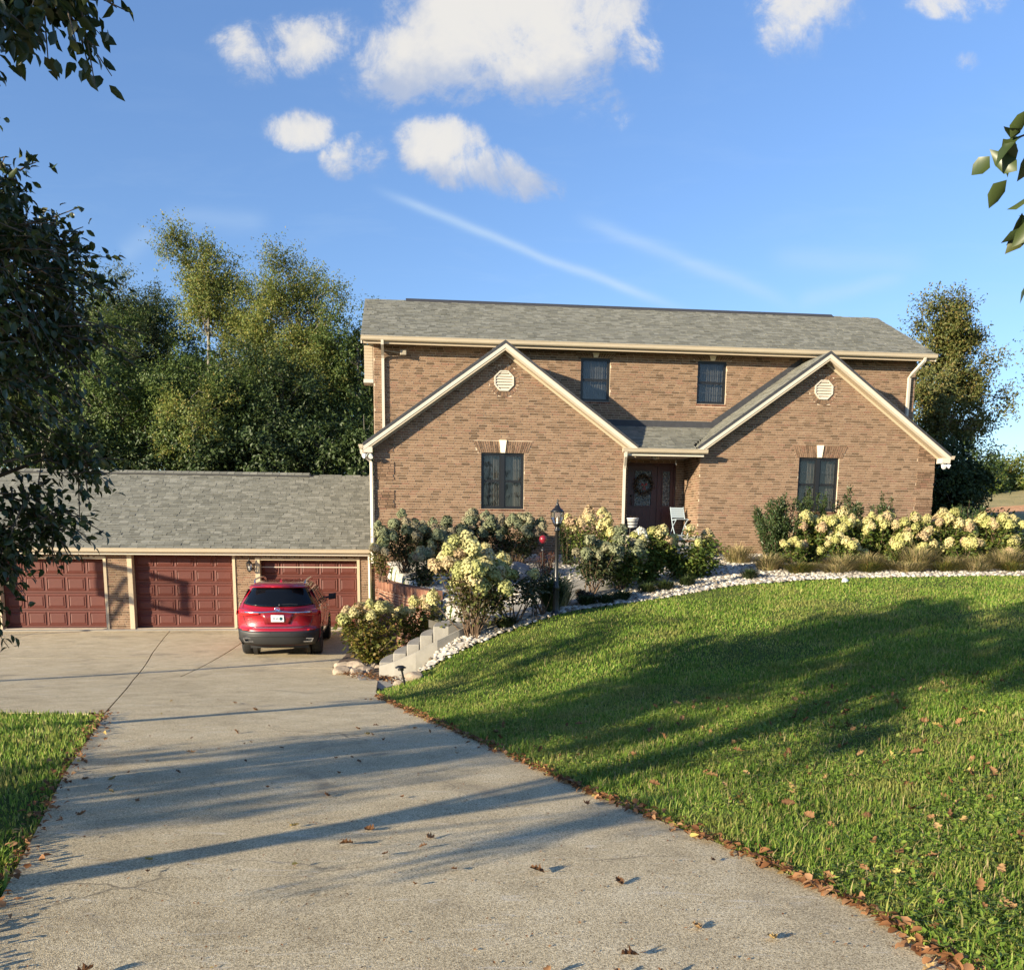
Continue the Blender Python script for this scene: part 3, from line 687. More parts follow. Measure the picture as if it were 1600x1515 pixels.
# ------------------------------------------------------------------ shingles
one_tab = None
def tab_geo(L, E, h): return [(0,0,0),(L,0,0),(L,E+.01,0),(0,E+.01,0),(0,0,h),(L,0,h),(L,E+.01,h*.25),(0,E+.01,h*.25)], [(4,5,6,7),(0,1,5,4),(0,4,7,3),(1,2,6,5)]
def shingles(parent, O, U, V, poly, E=.145, nsingle=0, keep=None, seed=1):
    global one_tab
    O, U, V = Vector(O), Vector(U).normalized(), Vector(V).normalized(); N = U.cross(V)
    r = random.Random(seed); mb = MB(); cands = []
    if one_tab is None:
        t_ = MB(); t_.add(*tab_geo(.25, .145, .012)); one_tab = t_.mesh('shingle', M_shingle1)
    vmax = max(p[1] for p in poly); nrow = int(vmax/E)+1
    for k in range(nrow):
        v0 = k*E; vm = v0+E/2; xs = []
        for (a, b) in zip(poly, poly[1:]+poly[:1]):
            if (a[1] <= vm) != (b[1] <= vm): xs.append(a[0]+(b[0]-a[0])*(vm-a[1])/(b[1]-a[1]))
        xs.sort()
        for x0, x1 in zip(xs[::2], xs[1::2]):
            x = x0-r.random()*.2
            while x < x1:
                L = .25 if r.random() < .35 else r.uniform(.09, .24)
                a, b = max(x, x0), min(x+L-.004, x1); h = r.choice((.007,.012,.012,.019))
                if b-a > .02:
                    gp_ = r.choice((0, 0, .014, .026, .034))
                    if nsingle and abs((b-a)-.246) < 1e-4: cands.append((a, v0+gp_, h, gp_))
                    else:
                        vs, fs = tab_geo(b-a, min(E, vmax-v0)-gp_, h); mb.add([O+U*(a+p[0])+V*(v0+gp_+p[1])+N*(p[2]+.003*(k % 2)) for p in vs], fs)
                x += L
    Q = Matrix((U, V, N)).transposed().to_3x3()
    cands.sort(key=lambda c: (O+U*c[0]+V*c[1]-cam_l).length)
    n = 0
    for c in cands:
        p = O+U*c[0]+V*c[1]
        if n < nsingle and (keep is None or keep(p)):
            o = link('shingle', one_tab, parent); o.matrix_local = Matrix.Translation(p) @ Q.to_4x4() @ Matrix.Diagonal((.984, (E-c[3])/.145, c[2]/.012, 1)); n += 1
        else:
            vs, fs = tab_geo(.246, E-c[3], c[2]); mb.add([O+U*(c[0]+q[0])+V*(c[1]+q[1])+N*q[2] for q in vs], fs)
    tag(mb.build('shingle_field', M_shingle, parent), kind='stuff')
def slab(name, pts, th, mat, parent):
    """roof deck: polygon pts (3D) given thickness th downwards"""
    n = len(pts); P = [Vector(p) for p in pts]; Q = [p-Vector((0,0,th)) for p in P]; mb = MB()
    mb.add(P+Q, [tuple(range(n)), tuple(range(2*n-1, n-1, -1))]+[(i, n+i, n+(i+1) % n, (i+1) % n) for i in range(n)])
    return mb.build(name, mat, parent)
# main roof
zE, zR, tE, tR = 6.865, 8.67, .98, 4.70
roof = slab('roof', [(-1.08,tE,zE),(15.56,tE,zE),(15.56,tR,zR),(-1.08,tR,zR)], .06, M_roofbase, house)
sl = math.hypot(tR-tE, zR-zE)
shingles(roof, (-1.10,tE-.03,zE-.012), (1,0,0), (0,tR-tE,zR-zE), [(0,0),(16.68,0),(16.68,sl+.03),(0,sl+.03)], .145, 90, lambda p: p.y > .98 and 2 < p.x < 9, 3)
slab('rear_roof', [(-1.08,tR+.002,zR),(15.56,tR+.002,zR),(15.56,8.42,zE),(-1.08,8.42,zE)], .06, M_shingle, house)
mb = MB(); mb.prism([(tR-.14,zR-.055),(tR,zR+.03),(tR+.14,zR-.055),(tR+.14,zR-.02),(tR,zR+.065),(tR-.14,zR-.02)], 'x', .15, 14.0); mb.build('ridge_vent', M_flash, house)
for sx, nm in ((-1.10, 0), (15.545, 1)):    # rakes of the end gables
    mb = MB()
    mb.hexa([(sx,tE,zE-.21),(sx+.035,tE,zE-.21),(sx+.035,tR,zR-.21),(sx,tR,zR-.21),(sx,tE,zE-.063),(sx+.035,tE,zE-.063),(sx+.035,tR,zR-.063),(sx,tR,zR-.063)])
    mb.build('rake_board', M_cream, house)
    mb = MB(); x0, x1 = (-1.06, -.79) if nm == 0 else (15.28, 15.54)
    mb.hexa([(x0,tE+.55,zE-.02),(x1,tE+.55,zE-.02),(x1,tR,zR-.15),(x0,tR,zR-.15),(x0,tE+.55,zE+.02),(x1,tE+.55,zE+.02),(x1,tR,zR-.11),(x0,tR,zR-.11)])
    mb.build('rake_soffit', M_soffit, house)
def gutter(name, s0, s1, t, z, parent, h=.115, w=.125):
    mb = MB(); mb.prism([(t,z),(t-w,z),(t-w-.008,z-.012),(t-w+.004,z-.03),(t-w+.012,z-h*.75),(t-w+.035,z-h),(t,z-h)], 'x', s0, s1); return mb.build(name, M_tan, parent)
gutter('gutter', -1.09, 15.57, tE+.02, zE-.014, house)
mb = MB(); mb.box(-1.05,15.53,tE+.022,1.49,zE-.125,zE-.105); mb.build('soffit', M_soffit, house)
mb = MB(); mb.box(-1.04,15.52,tE+.0215,tE+.04,zE-.2,zE-.126); mb.build('fascia', M_soffit, house)
# eave return at the left end
mb = MB(); mb.box(-1.03,-.80,1.52,2.0,5.80,6.70); rt_ = mb.build('eave_return', M_soffit, house)
for i in range(11):
    mb = MB(); mb.box(-1.035,-.80,1.508,1.5185,5.82+i*.08,5.885+i*.08); mb.build('soffit_board', M_soffit, rt_)
mb = MB(); mb.box(-1.06,-.79,1.49,2.02,5.70,5.798); mb.build('return_cap', M_cream, rt_)
# gable wing roofs ------------------------------------------------------------
def wing_roof(ap, sl_, s_lo, s_hi, nsing):
    zt, k = 6.59, .718; t0_, t1_ = -.30, 1.495
    for sgn, se in ((-1, s_lo), (1, s_hi)):
        ze = zt-k*abs(se-ap)
        P = [(ap,t0_,zt),(ap,t1_,zt),(se,t1_,ze),(se,t0_,ze)]
        if sgn > 0: P = P[::-1]
        rf = slab('roof', P, .05, M_roofbase, house); L = math.hypot(se-ap, zt-ze)
        W_ = t1_-t0_
        if sgn < 0: shingles(rf, (se-.02,t1_,ze-.01), (0,-1,0), (ap-se,0,zt-ze), [(0,0),(W_+.02,0),(W_+.02,L+.03),(0,L+.03)], .145, 0, None, 5)
        else: shingles(rf, (se+.02,t0_-.02,ze-.01), (0,1,0), (ap-se,0,zt-ze), [(0,0),(W_+.02,0),(W_+.02,L+.03),(0,L+.03)], .145, 0, None, 6)
        # fascia board of the rake with a thinner strip under it, dark shingle edge on top
        def along(z0, z1, ta, tb, nm, mat, e0=0.0, e1=0.0):
            mb = MB(); a, b = ap, se+sgn*e1; za, zb = zt, zt-k*abs(b-ap)
            A = [(a,ta,za-z1),(b,ta,zb-z1),(b,tb,zb-z1),(a,tb,za-z1),(a,ta,za-z0),(b,ta,zb-z0),(b,tb,zb-z0),(a,tb,za-z0)]
            mb.hexa(A); return mb.build(nm, mat, house)
        along(.052, .175, t0_-.012, t0_+.02, 'rake_board', M_cream)
        along(.176, .235, t0_+.002, t0_+.03, 'rake_trim', M_tan)
        along(-.02, .050, t0_-.030, t0_-.004, 'drip_edge', M_flash)
        along(.19, .21, t0_+.031, -.001, 'soffit', M_soffit)
        along(.215, .285, -.05, -.022, 'frieze', M_tan)
        # soffit boards
    return
wing_roof(LA, 0, -1.03, 6.40, 0); wing_roof(RA, 0, 8.06+.02, 15.50, 0)
for (sx, w_) in ((-1.03, .24), (15.50, -.24)):      # rake ends with side gutters
    mb = MB(); x0, x1 = sorted((sx, sx+w_)); mb.box(x0,x1,-.305,-.002,3.66,3.80); mb.build('rake_return', M_cream, house)
    mb = MB(); d = -1 if sx < 0 else 1; x0, x1 = sorted((sx+d*.008, sx+d*.13)); mb.prism([(x0,3.76) if d>0 else (x0+.03,3.76),(x1-.03,3.76) if d>0 else (x1,3.76),(x1,3.86),(x0,3.86)], 'y', -.32, 1.45); mb.build('gutter', M_tan, house)
# flashing bands on the upper wall
mb = MB()
mb.box(5.3,9.25,1.478,1.486,4.66,4.86)
for ap, sgn, far in ((LA, 1, 5.6), (RA, -1, 9.0)):
    k = .718; z0 = 6.59+.02; s1 = far; z1 = z0-k*abs(s1-ap); tt = 1.480
    mb.hexa([(ap,tt-.004,z0-.02),(s1,tt-.004,z1-.02),(s1,tt+.003,z1-.02),(ap,tt+.003,z0-.02),(ap+sgn*.05,tt-.004,z0+.12),(s1+sgn*.06,tt-.004,z1+.16),(s1+sgn*.06,tt+.003,z1+.16),(ap+sgn*.05,tt+.003,z0+.12)])
mb.build('flashing', M_flash, house)
# porch roof, ceiling, gutter --------------------------------------------------
pz = lambda t: 3.895+(t+.35)*.425
pr = slab('porch_roof', [(6.42,-.35,pz(-.35)),(7.97,-.35,pz(-.35)),(8.0,.03,pz(.03)),(9.25,1.495,pz(1.495)),(5.25,1.495,pz(1.495)),(6.40,.03,pz(.03))], .05, M_roofbase, house)
Lp = math.hypot(1.845, pz(1.495)-pz(-.35)); kk = Lp/1.845
shingles(pr, (5.25,-.37,pz(-.35)-.006), (1,0,0), (0,1.845,pz(1.495)-pz(-.35)), [(1.12,0),(2.78,0),(2.80,.40*kk),(4.0,Lp),(0,Lp),(1.12,.40*kk)], .145, 70, None, 8)
gutter('gutter', 5.94, 8.32, -.36, 3.89, house, .11, .12)
mb = MB(); mb.box(6.16,8.23,-.355,1.49,3.76,3.779); mb.build('porch_ceiling', M_cream, house)
mb = MB(); mb.box(6.0,8.24,-.352,-.32,3.70,3.758); mb.build('porch_beam', M_cream, house)
mb = MB(); mb.lathe([(.02,0),(.11,.0),(.12,-.03),(.10,-.07),(.03,-.085)], 7.1, .5, 3.758, 14); mb.build('ceiling_lamp', M_cream, house)
mb = MB(); mb.tube([(7.77,.7,3.758),(7.77,.7,3.62)], .008, 5); mb.lathe([(.01,.0),(.035,-.02),(.04,-.07),(.012,-.09)], 7.77, .7, 3.63, 8); mb.build('hook', M_silver, house)
# porch floor and brick step
mb = MB(); mb.box(6.165,8.22,-.45,1.49,1.44,1.55); pf = mb.build('porch_floor', M_conc_plain, house)
mb = MB(); mb.box(6.165,8.22,-.42,1.40,.6,1.438); ps = mb.build('porch_base', M_mortar, house)
for i in range(26):
    mb = MB(); x = 6.17+i*.079; mb.box(x,x+.070,-.438,-.421,1.24,1.43); mb.build('brick', M_rbrick, ps)
mb = MB(); n = 20
for i in range(n): x = 6.58+i*.0715; mb.box(x,x+.063,1.36,1.484,1.552,1.635)
mb.build('door_sill', M_rbrick, house)
for i in range(2):
    mb = MB(); mb.box(6.35,8.1,-.80-.32*i,-.455-.32*i,.6,1.38-.16*i); mb.build('porch_step', M_conc_plain, house)
# front door with sidelight ------------------------------------------------------
y = 1.56; a, b, c, d = 6.56, 8.02, 1.64, 3.66
mb = MB(); mb.box(a,a+.06,y-.02,y+.06,c,d); mb.box(b-.06,b,y-.02,y+.06,c,d); mb.box(a+.06,b-.06,y-.02,y+.06,d-.07,d); mb.box(7.47,7.53,y-.02,y+.06,c,d-.07)
fr = mb.build('door_frame', M_door, house)
def leaf(x0, x1, gx0, gx1, gz0, gz1, nm, n):
    mb = MB(); z0, z1 = c+.005, d-.075
    mb.box(x0,gx0,y,y+.045,z0,z1); mb.box(gx1,x1,y,y+.045,z0,z1); mb.box(gx0,gx1,y,y+.045,z0,gz0); mb.box(gx0,gx1,y,y+.045,gz1,z1)
    mb.box(gx0-.03,gx0-.003,y-.02,y-.001,gz0-.03,gz1+.03); mb.box(gx1+.003,gx1+.03,y-.02,y-.001,gz0-.03,gz1+.03); mb.box(gx0-.003,gx1+.003,y-.02,y-.001,gz0-.03,gz0-.001); mb.box(gx0-.003,gx1+.003,y-.02,y-.001,gz1+.001,gz1+.03)
    o = mb.build(nm, M_door, house)
    p = MB(); p.box(gx0,gx1,y+.018,y+.026,gz0,gz1); p.build('pane', M_lead, o)
    k = MB(); px0, px1 = x0+.07, x1-.07; pz0, pz1 = c+.13, gz0-.12
    k.box(px0,px1,y-.014,y-.001,pz0,pz1); pn = k.build('door_panel', M_door, o)
    for i in range(n):
        w = (px1-px0-.04)/n; k = MB(); k.box(px0+.02+w*i+.004,px0+.02+w*(i+1)-.004,y-.022,y-.0145,pz0+.03,pz1-.03); k.build('door_board', M_door, o)
    return o
m, q, bs = new_mat('leaded_glass'); t = q.node('ShaderNodeTexCoord'); vv = q.node('ShaderNodeTexVoronoi', feature='DISTANCE_TO_EDGE'); vv.inputs['Scale'].default_value = 11
q.l.new(t.outputs['Object'], vv.inputs['Vector']); q.l.new(q.ramp(vv.outputs['Distance'], [(.02,(.30,.30,.28)),(.05,(.035,.04,.045)),(.4,(.02,.024,.028))]), bs.inputs['Base Color'])
bs.inputs['Roughness'].default_value = .12; bump(q, bs, q.noise(t.outputs['Object'], 22, 2), .6, .02); M_lead = m
dr = leaf(6.625, 7.465, 6.80, 7.29, 2.42, 3.42, 'front_door', 6)
leaf(7.535, 7.955, 7.64, 7.86, 2.42, 3.42, 'sidelight', 3)
mb = MB(); mb.tube([(6.70,y-.05,2.42),(6.70,y-.075,2.50),(6.70,y-.05,2.62)], .012, 6); mb.lathe([(.0,-.03),(.03,-.02),(.03,.02),(0,.03)], 6.70, y-.04, 2.70, 10); mb.build('handle', M_black, dr)
# downspouts ------------------------------------------------------------------------
def spout(pts, name='downspout', mat=None, r=.052):
    mb = MB(); mb.tube(pts, r, 4, 0, True, False); return mb.build(name, mat or M_cream, house)
spout([(-1.09,-.22,3.78),(-1.08,-.20,3.66),(-.90,-.11,3.50),(-.83,-.075,3.42),(-.83,-.075,.75)])
spout([(-.52,.93,6.76),(-.52,.95,6.66),(-.52,1.35,6.45),(-.52,1.43,6.35),(-.52,1.43,4.25)])
spout([(15.20,.93,6.76),(15.20,.95,6.66),(15.06,1.3,6.36),(15.04,1.43,6.25),(15.04,1.43,4.30)])
spout([(6.03,-.42,3.80),(6.03,-.40,3.68),(6.08,-.14,3.46),(6.08,-.085,3.36),(6.08,-.085,1.0)], r=.05)
# ------------------------------------------------------------------ garage wing
TG = 2.2
D1 = (-11.50,-8.50,-1.25,.80); D2 = (-7.86,-4.90,-1.25,.945); D3 = (-4.27,-1.32,-1.25,.79)
GD = [D1, D2, D3]; ZG = -1.30
mb = MB(); panel(mb, [(-16,-1.4),(-.77,-1.4),(-.77,1.02),(-16,1.02)], GD, FRONT(TG)); reveals(mb, GD, FRONT(TG), .34)
mb.quad((-16,TG,-1.4),(-16,TG,1.02),(-16,10.8,1.02),(-16,10.8,-1.4)); mb.add([(-16,1.9,1.02),(-16,11.1,1.02),(-16,6.5,3.38)], [(0,1,2)])
mb.quad((-16,10.8,-1.4),(-16,10.8,1.02),(-.77,10.8,1.02),(-.77,10.8,-1.4))
wallG = mb.build('wall', M_mortar, garage)
mb = MB(); cands = []
def spG(z): return [(-16,-.78)]
def qG(u, k):
    return (k % 11) < 7 and any(abs(u-e) < .24 for e in (-8.27+.0, -12.0, -4.58))
holes = [(a-.0,b+.0,c-.3,d) for a,b,c,d in GD]
bricks(mb, cands, spG, -1.30, .80, FRONT(TG), holes, None, .2)
single_bricks(cands, 150, TG, wallG, lambda c: c[0] > -9 and c[1] > -1.29, mb, lambda c: (Vector((c[0], TG, c[1]))-cam_l).length)
# soldier course over the doors, under the eave
for i in range(int(15.1/.075)):
    x = -15.95+i*.075
    if x+.065 > -.8 or (D2[0]-.02 < x+.03 < D2[1]+.02): continue
    mb.box(x, x+.064, TG-.016-.006*random.random(), TG, .80, .99)
tag(mb.build('brickwork', M_brick, wallG), kind='stuff')
M_jamb = plain('grey_jamb', (.30,.255,.19), .6)
def garage_door(dd, rows, cols):
    a, b, c, d = dd; t = TG+.24
    fr = MB()
    fr.box(a-.03,a+.10,TG-.035,TG+.23,c-.03,d+.03); fr.box(b-.05,b+.03,TG-.035,TG+.23,c-.03,d+.03); fr.box(a+.10,b-.05,TG-.02,TG+.23,d-.05,d+.03)
    fo = fr.build('door_frame', M_cream if 0 else plain_once('jamb_tan', (.50,.40,.27), rough=.55), garage)
    mb = MB(); Hs = (d-.05-c)/rows
    mb.box(a+.02,b-.02,t+.032,t+.05,c,d-.02)
    for r in range(rows): mb.box(a+.102,b-.052,t,t+.03,c+.02+r*Hs,c+.02+(r+1)*Hs-.014)
    door = mb.build('garage_door', M_garage, garage)
    W = (b-a-.152)/cols; pm = None
    for r in range(rows):
        for k in range(cols):
            x0, x1 = a+.102+W*k+.07, a+.102+W*(k+1)-.07; z0, z1 = c+.02+r*Hs+.10, c+.02+(r+1)*Hs-.10
            if pm is None:
                w, h = (x1-x0)/2, (z1-z0)/2; p = MB(); e = .035
                R0_ = [(-w-.05,0,-h-.05),(w+.05,0,-h-.05),(w+.05,0,h+.05),(-w-.05,0,h+.05)]; R1_ = [(-w-.02,-.020,-h-.02),(w+.02,-.020,-h-.02),(w+.02,-.020,h+.02),(-w-.02,-.020,h+.02)]
                R2_ = [(-w,-.003,-h),(w,-.003,-h),(w,-.003,h),(-w,-.003,h)]; R3_ = [(-w+e,-.018,-h+e),(w-e,-.018,-h+e),(w-e,-.018,h-e),(-w+e,-.018,h-e)]
                vs = R0_+R1_+R2_+R3_; fs = []
                for q0 in (0, 4, 8):
                    for i in range(4): j = (i+1) % 4; fs.append((q0+i, q0+j, q0+4+j, q0+4+i))
                fs.append((12,13,14,15)); p.add(vs, fs); pm = p.mesh('door_panel', M_garage)
            link('door_panel', pm, door, ((x0+x1)/2, t-.001, (z0+z1)/2))
    mb = MB(); mb.box(a+.1,b-.05,t-.015,t-.002,c-.02,c+.018); mb.build('weather_strip', M_black, door)
    return door
garage_door(D1, 4, 5); garage_door(D2, 5, 5); g3 = garage_door(D3, 4, 5)
mb = MB(); mb.box(D3[0]+.11,D3[1]-.06,TG+.21,TG+.232,.52,.545); mb.build('door_strut', M_cream, g3)
mb = MB(); mb.box(-12.1,-.80,TG-.32,TG+.30,-1.6,-1.262); tag(mb.build('sill_slab', M_conc_plain, garage), None)
# roof
gE, gR, te, tr = 1.085, 3.42, 1.88, 6.5
rfG = slab('roof', [(-16.3,te,gE),(-.80,te,gE),(-.80,tr,gR),(-16.3,tr,gR)], .06, M_roofbase, garage); sl = math.hypot(tr-te, gR-gE)
shingles(rfG, (-16.32,te-.03,gE-.012), (1,0,0), (0,tr-te,gR-gE), [(0,0),(15.50,0),(15.50,sl+.02),(0,sl+.02)], .155, 300, lambda p: p.x > -9.3, 11)
slab('rear_roof', [(-16.3,tr+.002,gR),(-.80,tr+.002,gR),(-.80,11.1,gE),(-16.3,11.1,gE)], .06, M_shingle, garage)
mb = MB(); mb.prism([(tr-.16,gR-.045),(tr,gR+.03),(tr+.16,gR-.045),(tr+.16,gR-.005),(tr,gR+.072),(tr-.16,gR-.005)], 'x', -16.2, -3.05); rv = mb.build('ridge_vent', M_flash, garage)
caps = None
for i in range(54):
    x = -16.2+i*.243
    if caps is None:
        p = MB(); p.hexa([(0,-.17,-.055),(.236,-.17,-.055),(.236,0,.022),(0,0,.022),(0,-.17,-.045),(.236,-.17,-.04),(.236,0,.036),(0,0,.030)]); p.hexa([(0,0,.022),(.236,0,.022),(.236,.17,-.055),(0,.17,-.055),(0,0,.030),(.236,0,.036),(.236,.17,-.04),(0,.17,-.045)]); caps = p.mesh('ridge_cap', M_shingle1)
    link('ridge_cap', caps, rv, (x, tr, gR+.050))
gutter('gutter', -16.3, -.83, te+.015, gE-.01, garage, .12, .13)
mb = MB(); mb.box(-16.2,-.80,te+.02,TG-.002,gE-.16,gE-.145); mb.build('soffit', M_cream, garage)
mb = MB(); mb.box(-16.2,-.90,te+.016,te+.034,gE-.20,gE-.131); mb.build('fascia', M_cream, garage)
mb = MB(); mb.tube([(-.99,TG-.26,gE-.13),(-.99,TG-.22,gE-.25),(-.99,TG-.09,gE-.42),(-.99,TG-.075,.45),(-.99,TG-.075,-1.28)], .05, 4, 0, True, False); mb.build('downspout', M_cream, garage)
# lanterns: two on the garage piers ----------------------------------------------------
def wall_lantern(s, t, z, label):
    o = thing('wall_lantern', label, 'wall lantern', hw(s, t, z), YAW, 'wall lanterns on the garage piers')
    b = MB(); b.lathe([(.0,0),(.055,.0),(.055,.02),(0,.02)], 0, 0, 0, 10); me = b.mesh('backplate', M_black); bp = link('backplate', me, o); bp.rotation_euler = (PI/2,0,0); bp.location = (0,-.014,.02)
    b = MB(); b.tube([(0,-.03,.02),(0,-.10,.0),(0,-.15,.06),(0,-.16,.17),(0,-.15,.20)], .012, 6); b.tube([(0,-.03,.02),(.0,-.07,.10),(0,-.04,.16),(0,-.02,.14)], .008, 5); b.build('arm', M_black, o)
    b = MB(); b.lathe([(.02,.26),(.085,.185),(.095,.165),(.085,.165)], 0,-.15,0, 6,0,False); b.lathe([(0,.32),(.018,.30),(.012,.27),(.02,.26)], 0,-.15,0, 8); b.build('cap', M_black, o)
    b = MB()
    for i in range(6):
        a = PI/3*i; b.tube([(.082*math.cos(a),-.15+.082*math.sin(a),.168),(.055*math.cos(a),-.15+.055*math.sin(a),-.03)], .006, 4)
    b.lathe([(.056,-.03),(.056,-.05),(.015,-.075),(0,-.09)], 0,-.15,0, 6,0,False); b.build('cage', M_black, o)
    b = MB(); b.lathe([(.050,-.028),(.076,.163)], 0,-.15,0, 6,0,False); b.build('glass', M_cglass, o)
    b = MB(); b.lathe([(.008,-.03),(.008,.03),(.02,.05),(.014,.09),(0,.10)], 0,-.15,0, 8); b.build('bulb', M_lamp_w, o)
    return o
wall_lantern(-4.45, TG-.005, .48, 'black wall lantern on the brick pier beside the parked red car')
wall_lantern(-.90, TG-.12, .72, 'black wall lantern between the end garage door and the house corner')
def floodlight(s, t, z, sg, label):
    o = thing('floodlight', label, 'floodlight', hw(s, t, z), YAW, 'floodlights at the gable corners')
    b = MB(); b.box(-.05,.05,-.06,.06,-.02,.0); b.build('mount', M_lamp_w, o)
    for k in (-1, 1):
        b = MB(); d = Vector((sg*.35+.35*k, -.55, -.42)).normalized(); p0 = Vector((.045*k, -.02, -.03))
        b.tube([p0, p0+d*.03, p0+d*.06, p0+d*.13, p0+d*.15], [.018,.022,.05,.062,.058], 12); b.build('lamp_head', M_lamp_w, o)
    return o
floodlight(-.88, -.15, 3.655, -1, 'white twin floodlight under the gable corner next to the garage roof')
floodlight(15.38, -.15, 3.655, 1, 'white twin floodlight under the gable corner next to the tall tree')
o = thing('wall_camera', 'small grey fixture on an arm under the eave beside the upper downspout', 'outdoor fixture', hw(-.30, 1.44, 6.52), YAW)
b = MB(); b.tube([(-.18,-.02,.05),(.05,-.06,.01),(.28,-.12,-.03)], .018, 6); b.build('arm', M_jamb, o)
b = MB(); b.box(.26,.44,-.19,-.06,-.09,.05); bevel(b.build('housing', M_jamb, o), .02)
# pale hose on a stand by the pier
o = thing('hose_stand', 'thin pale hose on a small stand against the brick pier beside the car', 'hose stand', hw(-4.80, TG-.22, ZG), YAW)
b = MB(); b.tube([(0,0,.02),(.02,.05,.35),(.03,.12,.78),(.07,.13,.84),(.11,.12,.80)], .013, 6); b.build('pole', M_jamb, o)
for dx, dy in ((-.13,-.06),(.12,-.05),(0,.10)):
    b = MB(); b.tube([(0,0,.14),(dx*.6,dy*.6,.06),(dx,dy,.012)], .010, 5); b.build('foot', M_jamb, o)
b = MB(); b.tube([(.04+.05*math.cos(a*.7),.03+.03*math.sin(a*.7),.20+.012*a) for a in range(0, 36)], .010, 5); b.build('hose', M_stone, o)
# ------------------------------------------------------------------ front porch things
o = thing('wreath', 'dark twiggy wreath with a small red bow hanging on the front door', 'wreath', hw(7.045, 1.545, 3.02), YAW)
b = MB(); r = random.Random(4)
for i in range(26):
    a0 = r.random()*6.28; pts = [((.25+.03*r.uniform(-1,1))*math.cos(a0+k*.22), r.uniform(-.05,0), (.25+.03*r.uniform(-1,1))*math.sin(a0+k*.22)) for k in range(9)]
    b.tube(pts, .007, 4)
b.build('twigs', M_stem, o)
b = MB()
for i in range(420):
    a = r.random()*6.28; R = .25+r.gauss(0,.05); p = Vector((R*math.cos(a), -.05-.05*r.random(), R*math.sin(a))); d = Vector((r.gauss(0,1),r.gauss(0,1),r.gauss(0,1))).normalized()*.055; e_ = d.orthogonal().normalized()*.016
    b.add([p, p+d*.5+e_, p+d, p+d*.5-e_], [(0,1,2,3)])
WREATH_MAT = leaf_mat('wreath_leaf', [(0,(.06,.05,.03)),(.5,(.09,.075,.05)),(.75,(.16,.10,.08)),(1,(.22,.18,.15))], .1)
b.build('leaves', WREATH_MAT, o)
b = MB()
for k in (-1, 1):
    b.add([(0,-.12,-.02),(k*.05,-.15,.05),(k*.09,-.12,.04),(k*.08,-.12,-.03)], [(0,1,2,3)]); b.add([(0,-.12,-.02),(k*.02,-.13,-.16),(k*.055,-.12,-.15)], [(0,1,2)])
b.build('bow', plain_once('red_ribbon', (.25,.03,.03)), o)
# folding garden chair
o = thing('garden_chair', 'pale slatted folding garden chair on the porch beside the brick return', 'chair', hw(7.93, .72, 1.55), YAW+.10)
M_chair = plain('pale_blue_paint', (.36,.44,.50), .4)
for k in (-1, 1):
    b = MB(); b.tube([(k*.20,-.22,0),(k*.20,.0,.30),(k*.20,.20,.78),(k*.20,.215,.82)], .013, 6); b.build('side_rail', M_chair, o)
    b = MB(); b.tube([(k*.175,.22,0),(k*.175,.0,.30),(k*.175,-.20,.45)], .013, 6); b.build('leg', M_chair, o)
    b = MB(); b.tube([(k*.185,-.23,.455),(k*.185,.08,.44)], .012, 6); b.build('seat_rail', M_chair, o)
for i in range(6):
    b = MB(); b.box(-.185,.185,-.235+i*.055,-.190+i*.055,.468-i*.003,.482-i*.003); b.build('seat_slat', M_chair, o)
for i in range(5):
    b = MB(); z = .52+i*.06; yb = .11+(z-.54)*.40; b.hexa([(-.20,yb-.020,z),(.20,yb-.020,z),(.20,yb-.006,z),(-.20,yb-.006,z),(-.20,yb,z+.048),(.20,yb,z+.048),(.20,yb+.014,z+.048),(-.20,yb+.014,z+.048)]); b.build('back_slat', M_chair, o)
b = MB(); b.tube([(-.2,-.22,.015),(.2,-.22,.015)], .010, 6); b.build('stretcher', M_chair, o); b = MB(); b.tube([(-.175,.22,.015),(.175,.22,.015)], .010, 6); b.build('stretcher', M_chair, o)
o = thing('planter', 'white banded bucket planter on a wire stand by the porch downspout', 'planter', hw(6.36, -.05, 1.55), YAW)
b = MB(); b.lathe([(.0,.22),(.12,.22),(.165,.46),(.175,.46),(.175,.48),(.155,.48),(.15,.45),(0,.45)], 0,0,0, 18); pt = b.build('bucket', M_white, o)
for z, rr in ((.28,.137),(.36,.152)):
    b = MB(); b.lathe([(rr-.004,z),(rr+.004,z),(rr+.004,z+.02),(rr-.004,z+.02)], 0,0,0, 18); b.build('band', M_black, pt)
for i in range(4):
    a = PI/4+PI/2*i; b = MB(); b.tube([(.14*math.cos(a),.14*math.sin(a),0),(.12*math.cos(a),.12*math.sin(a),.22)], .008, 5); b.build('leg', M_black, o)
b = MB(); b.lathe([(.118,.20),(.126,.20),(.126,.215),(.118,.215)], 0,0,0, 16); b.build('hoop', M_black, o)
b = MB()
for i in range(40):
    p = Vector((random.gauss(0,.05),random.gauss(0,.05),.46)); d = Vector((random.gauss(0,.06),random.gauss(0,.06),random.uniform(.03,.12))); e_ = d.orthogonal().normalized()*.012
    b.add([p-e_, p+e_, p+d], [(0,1,2)])
b.build('dried_plant', M_stem, o)
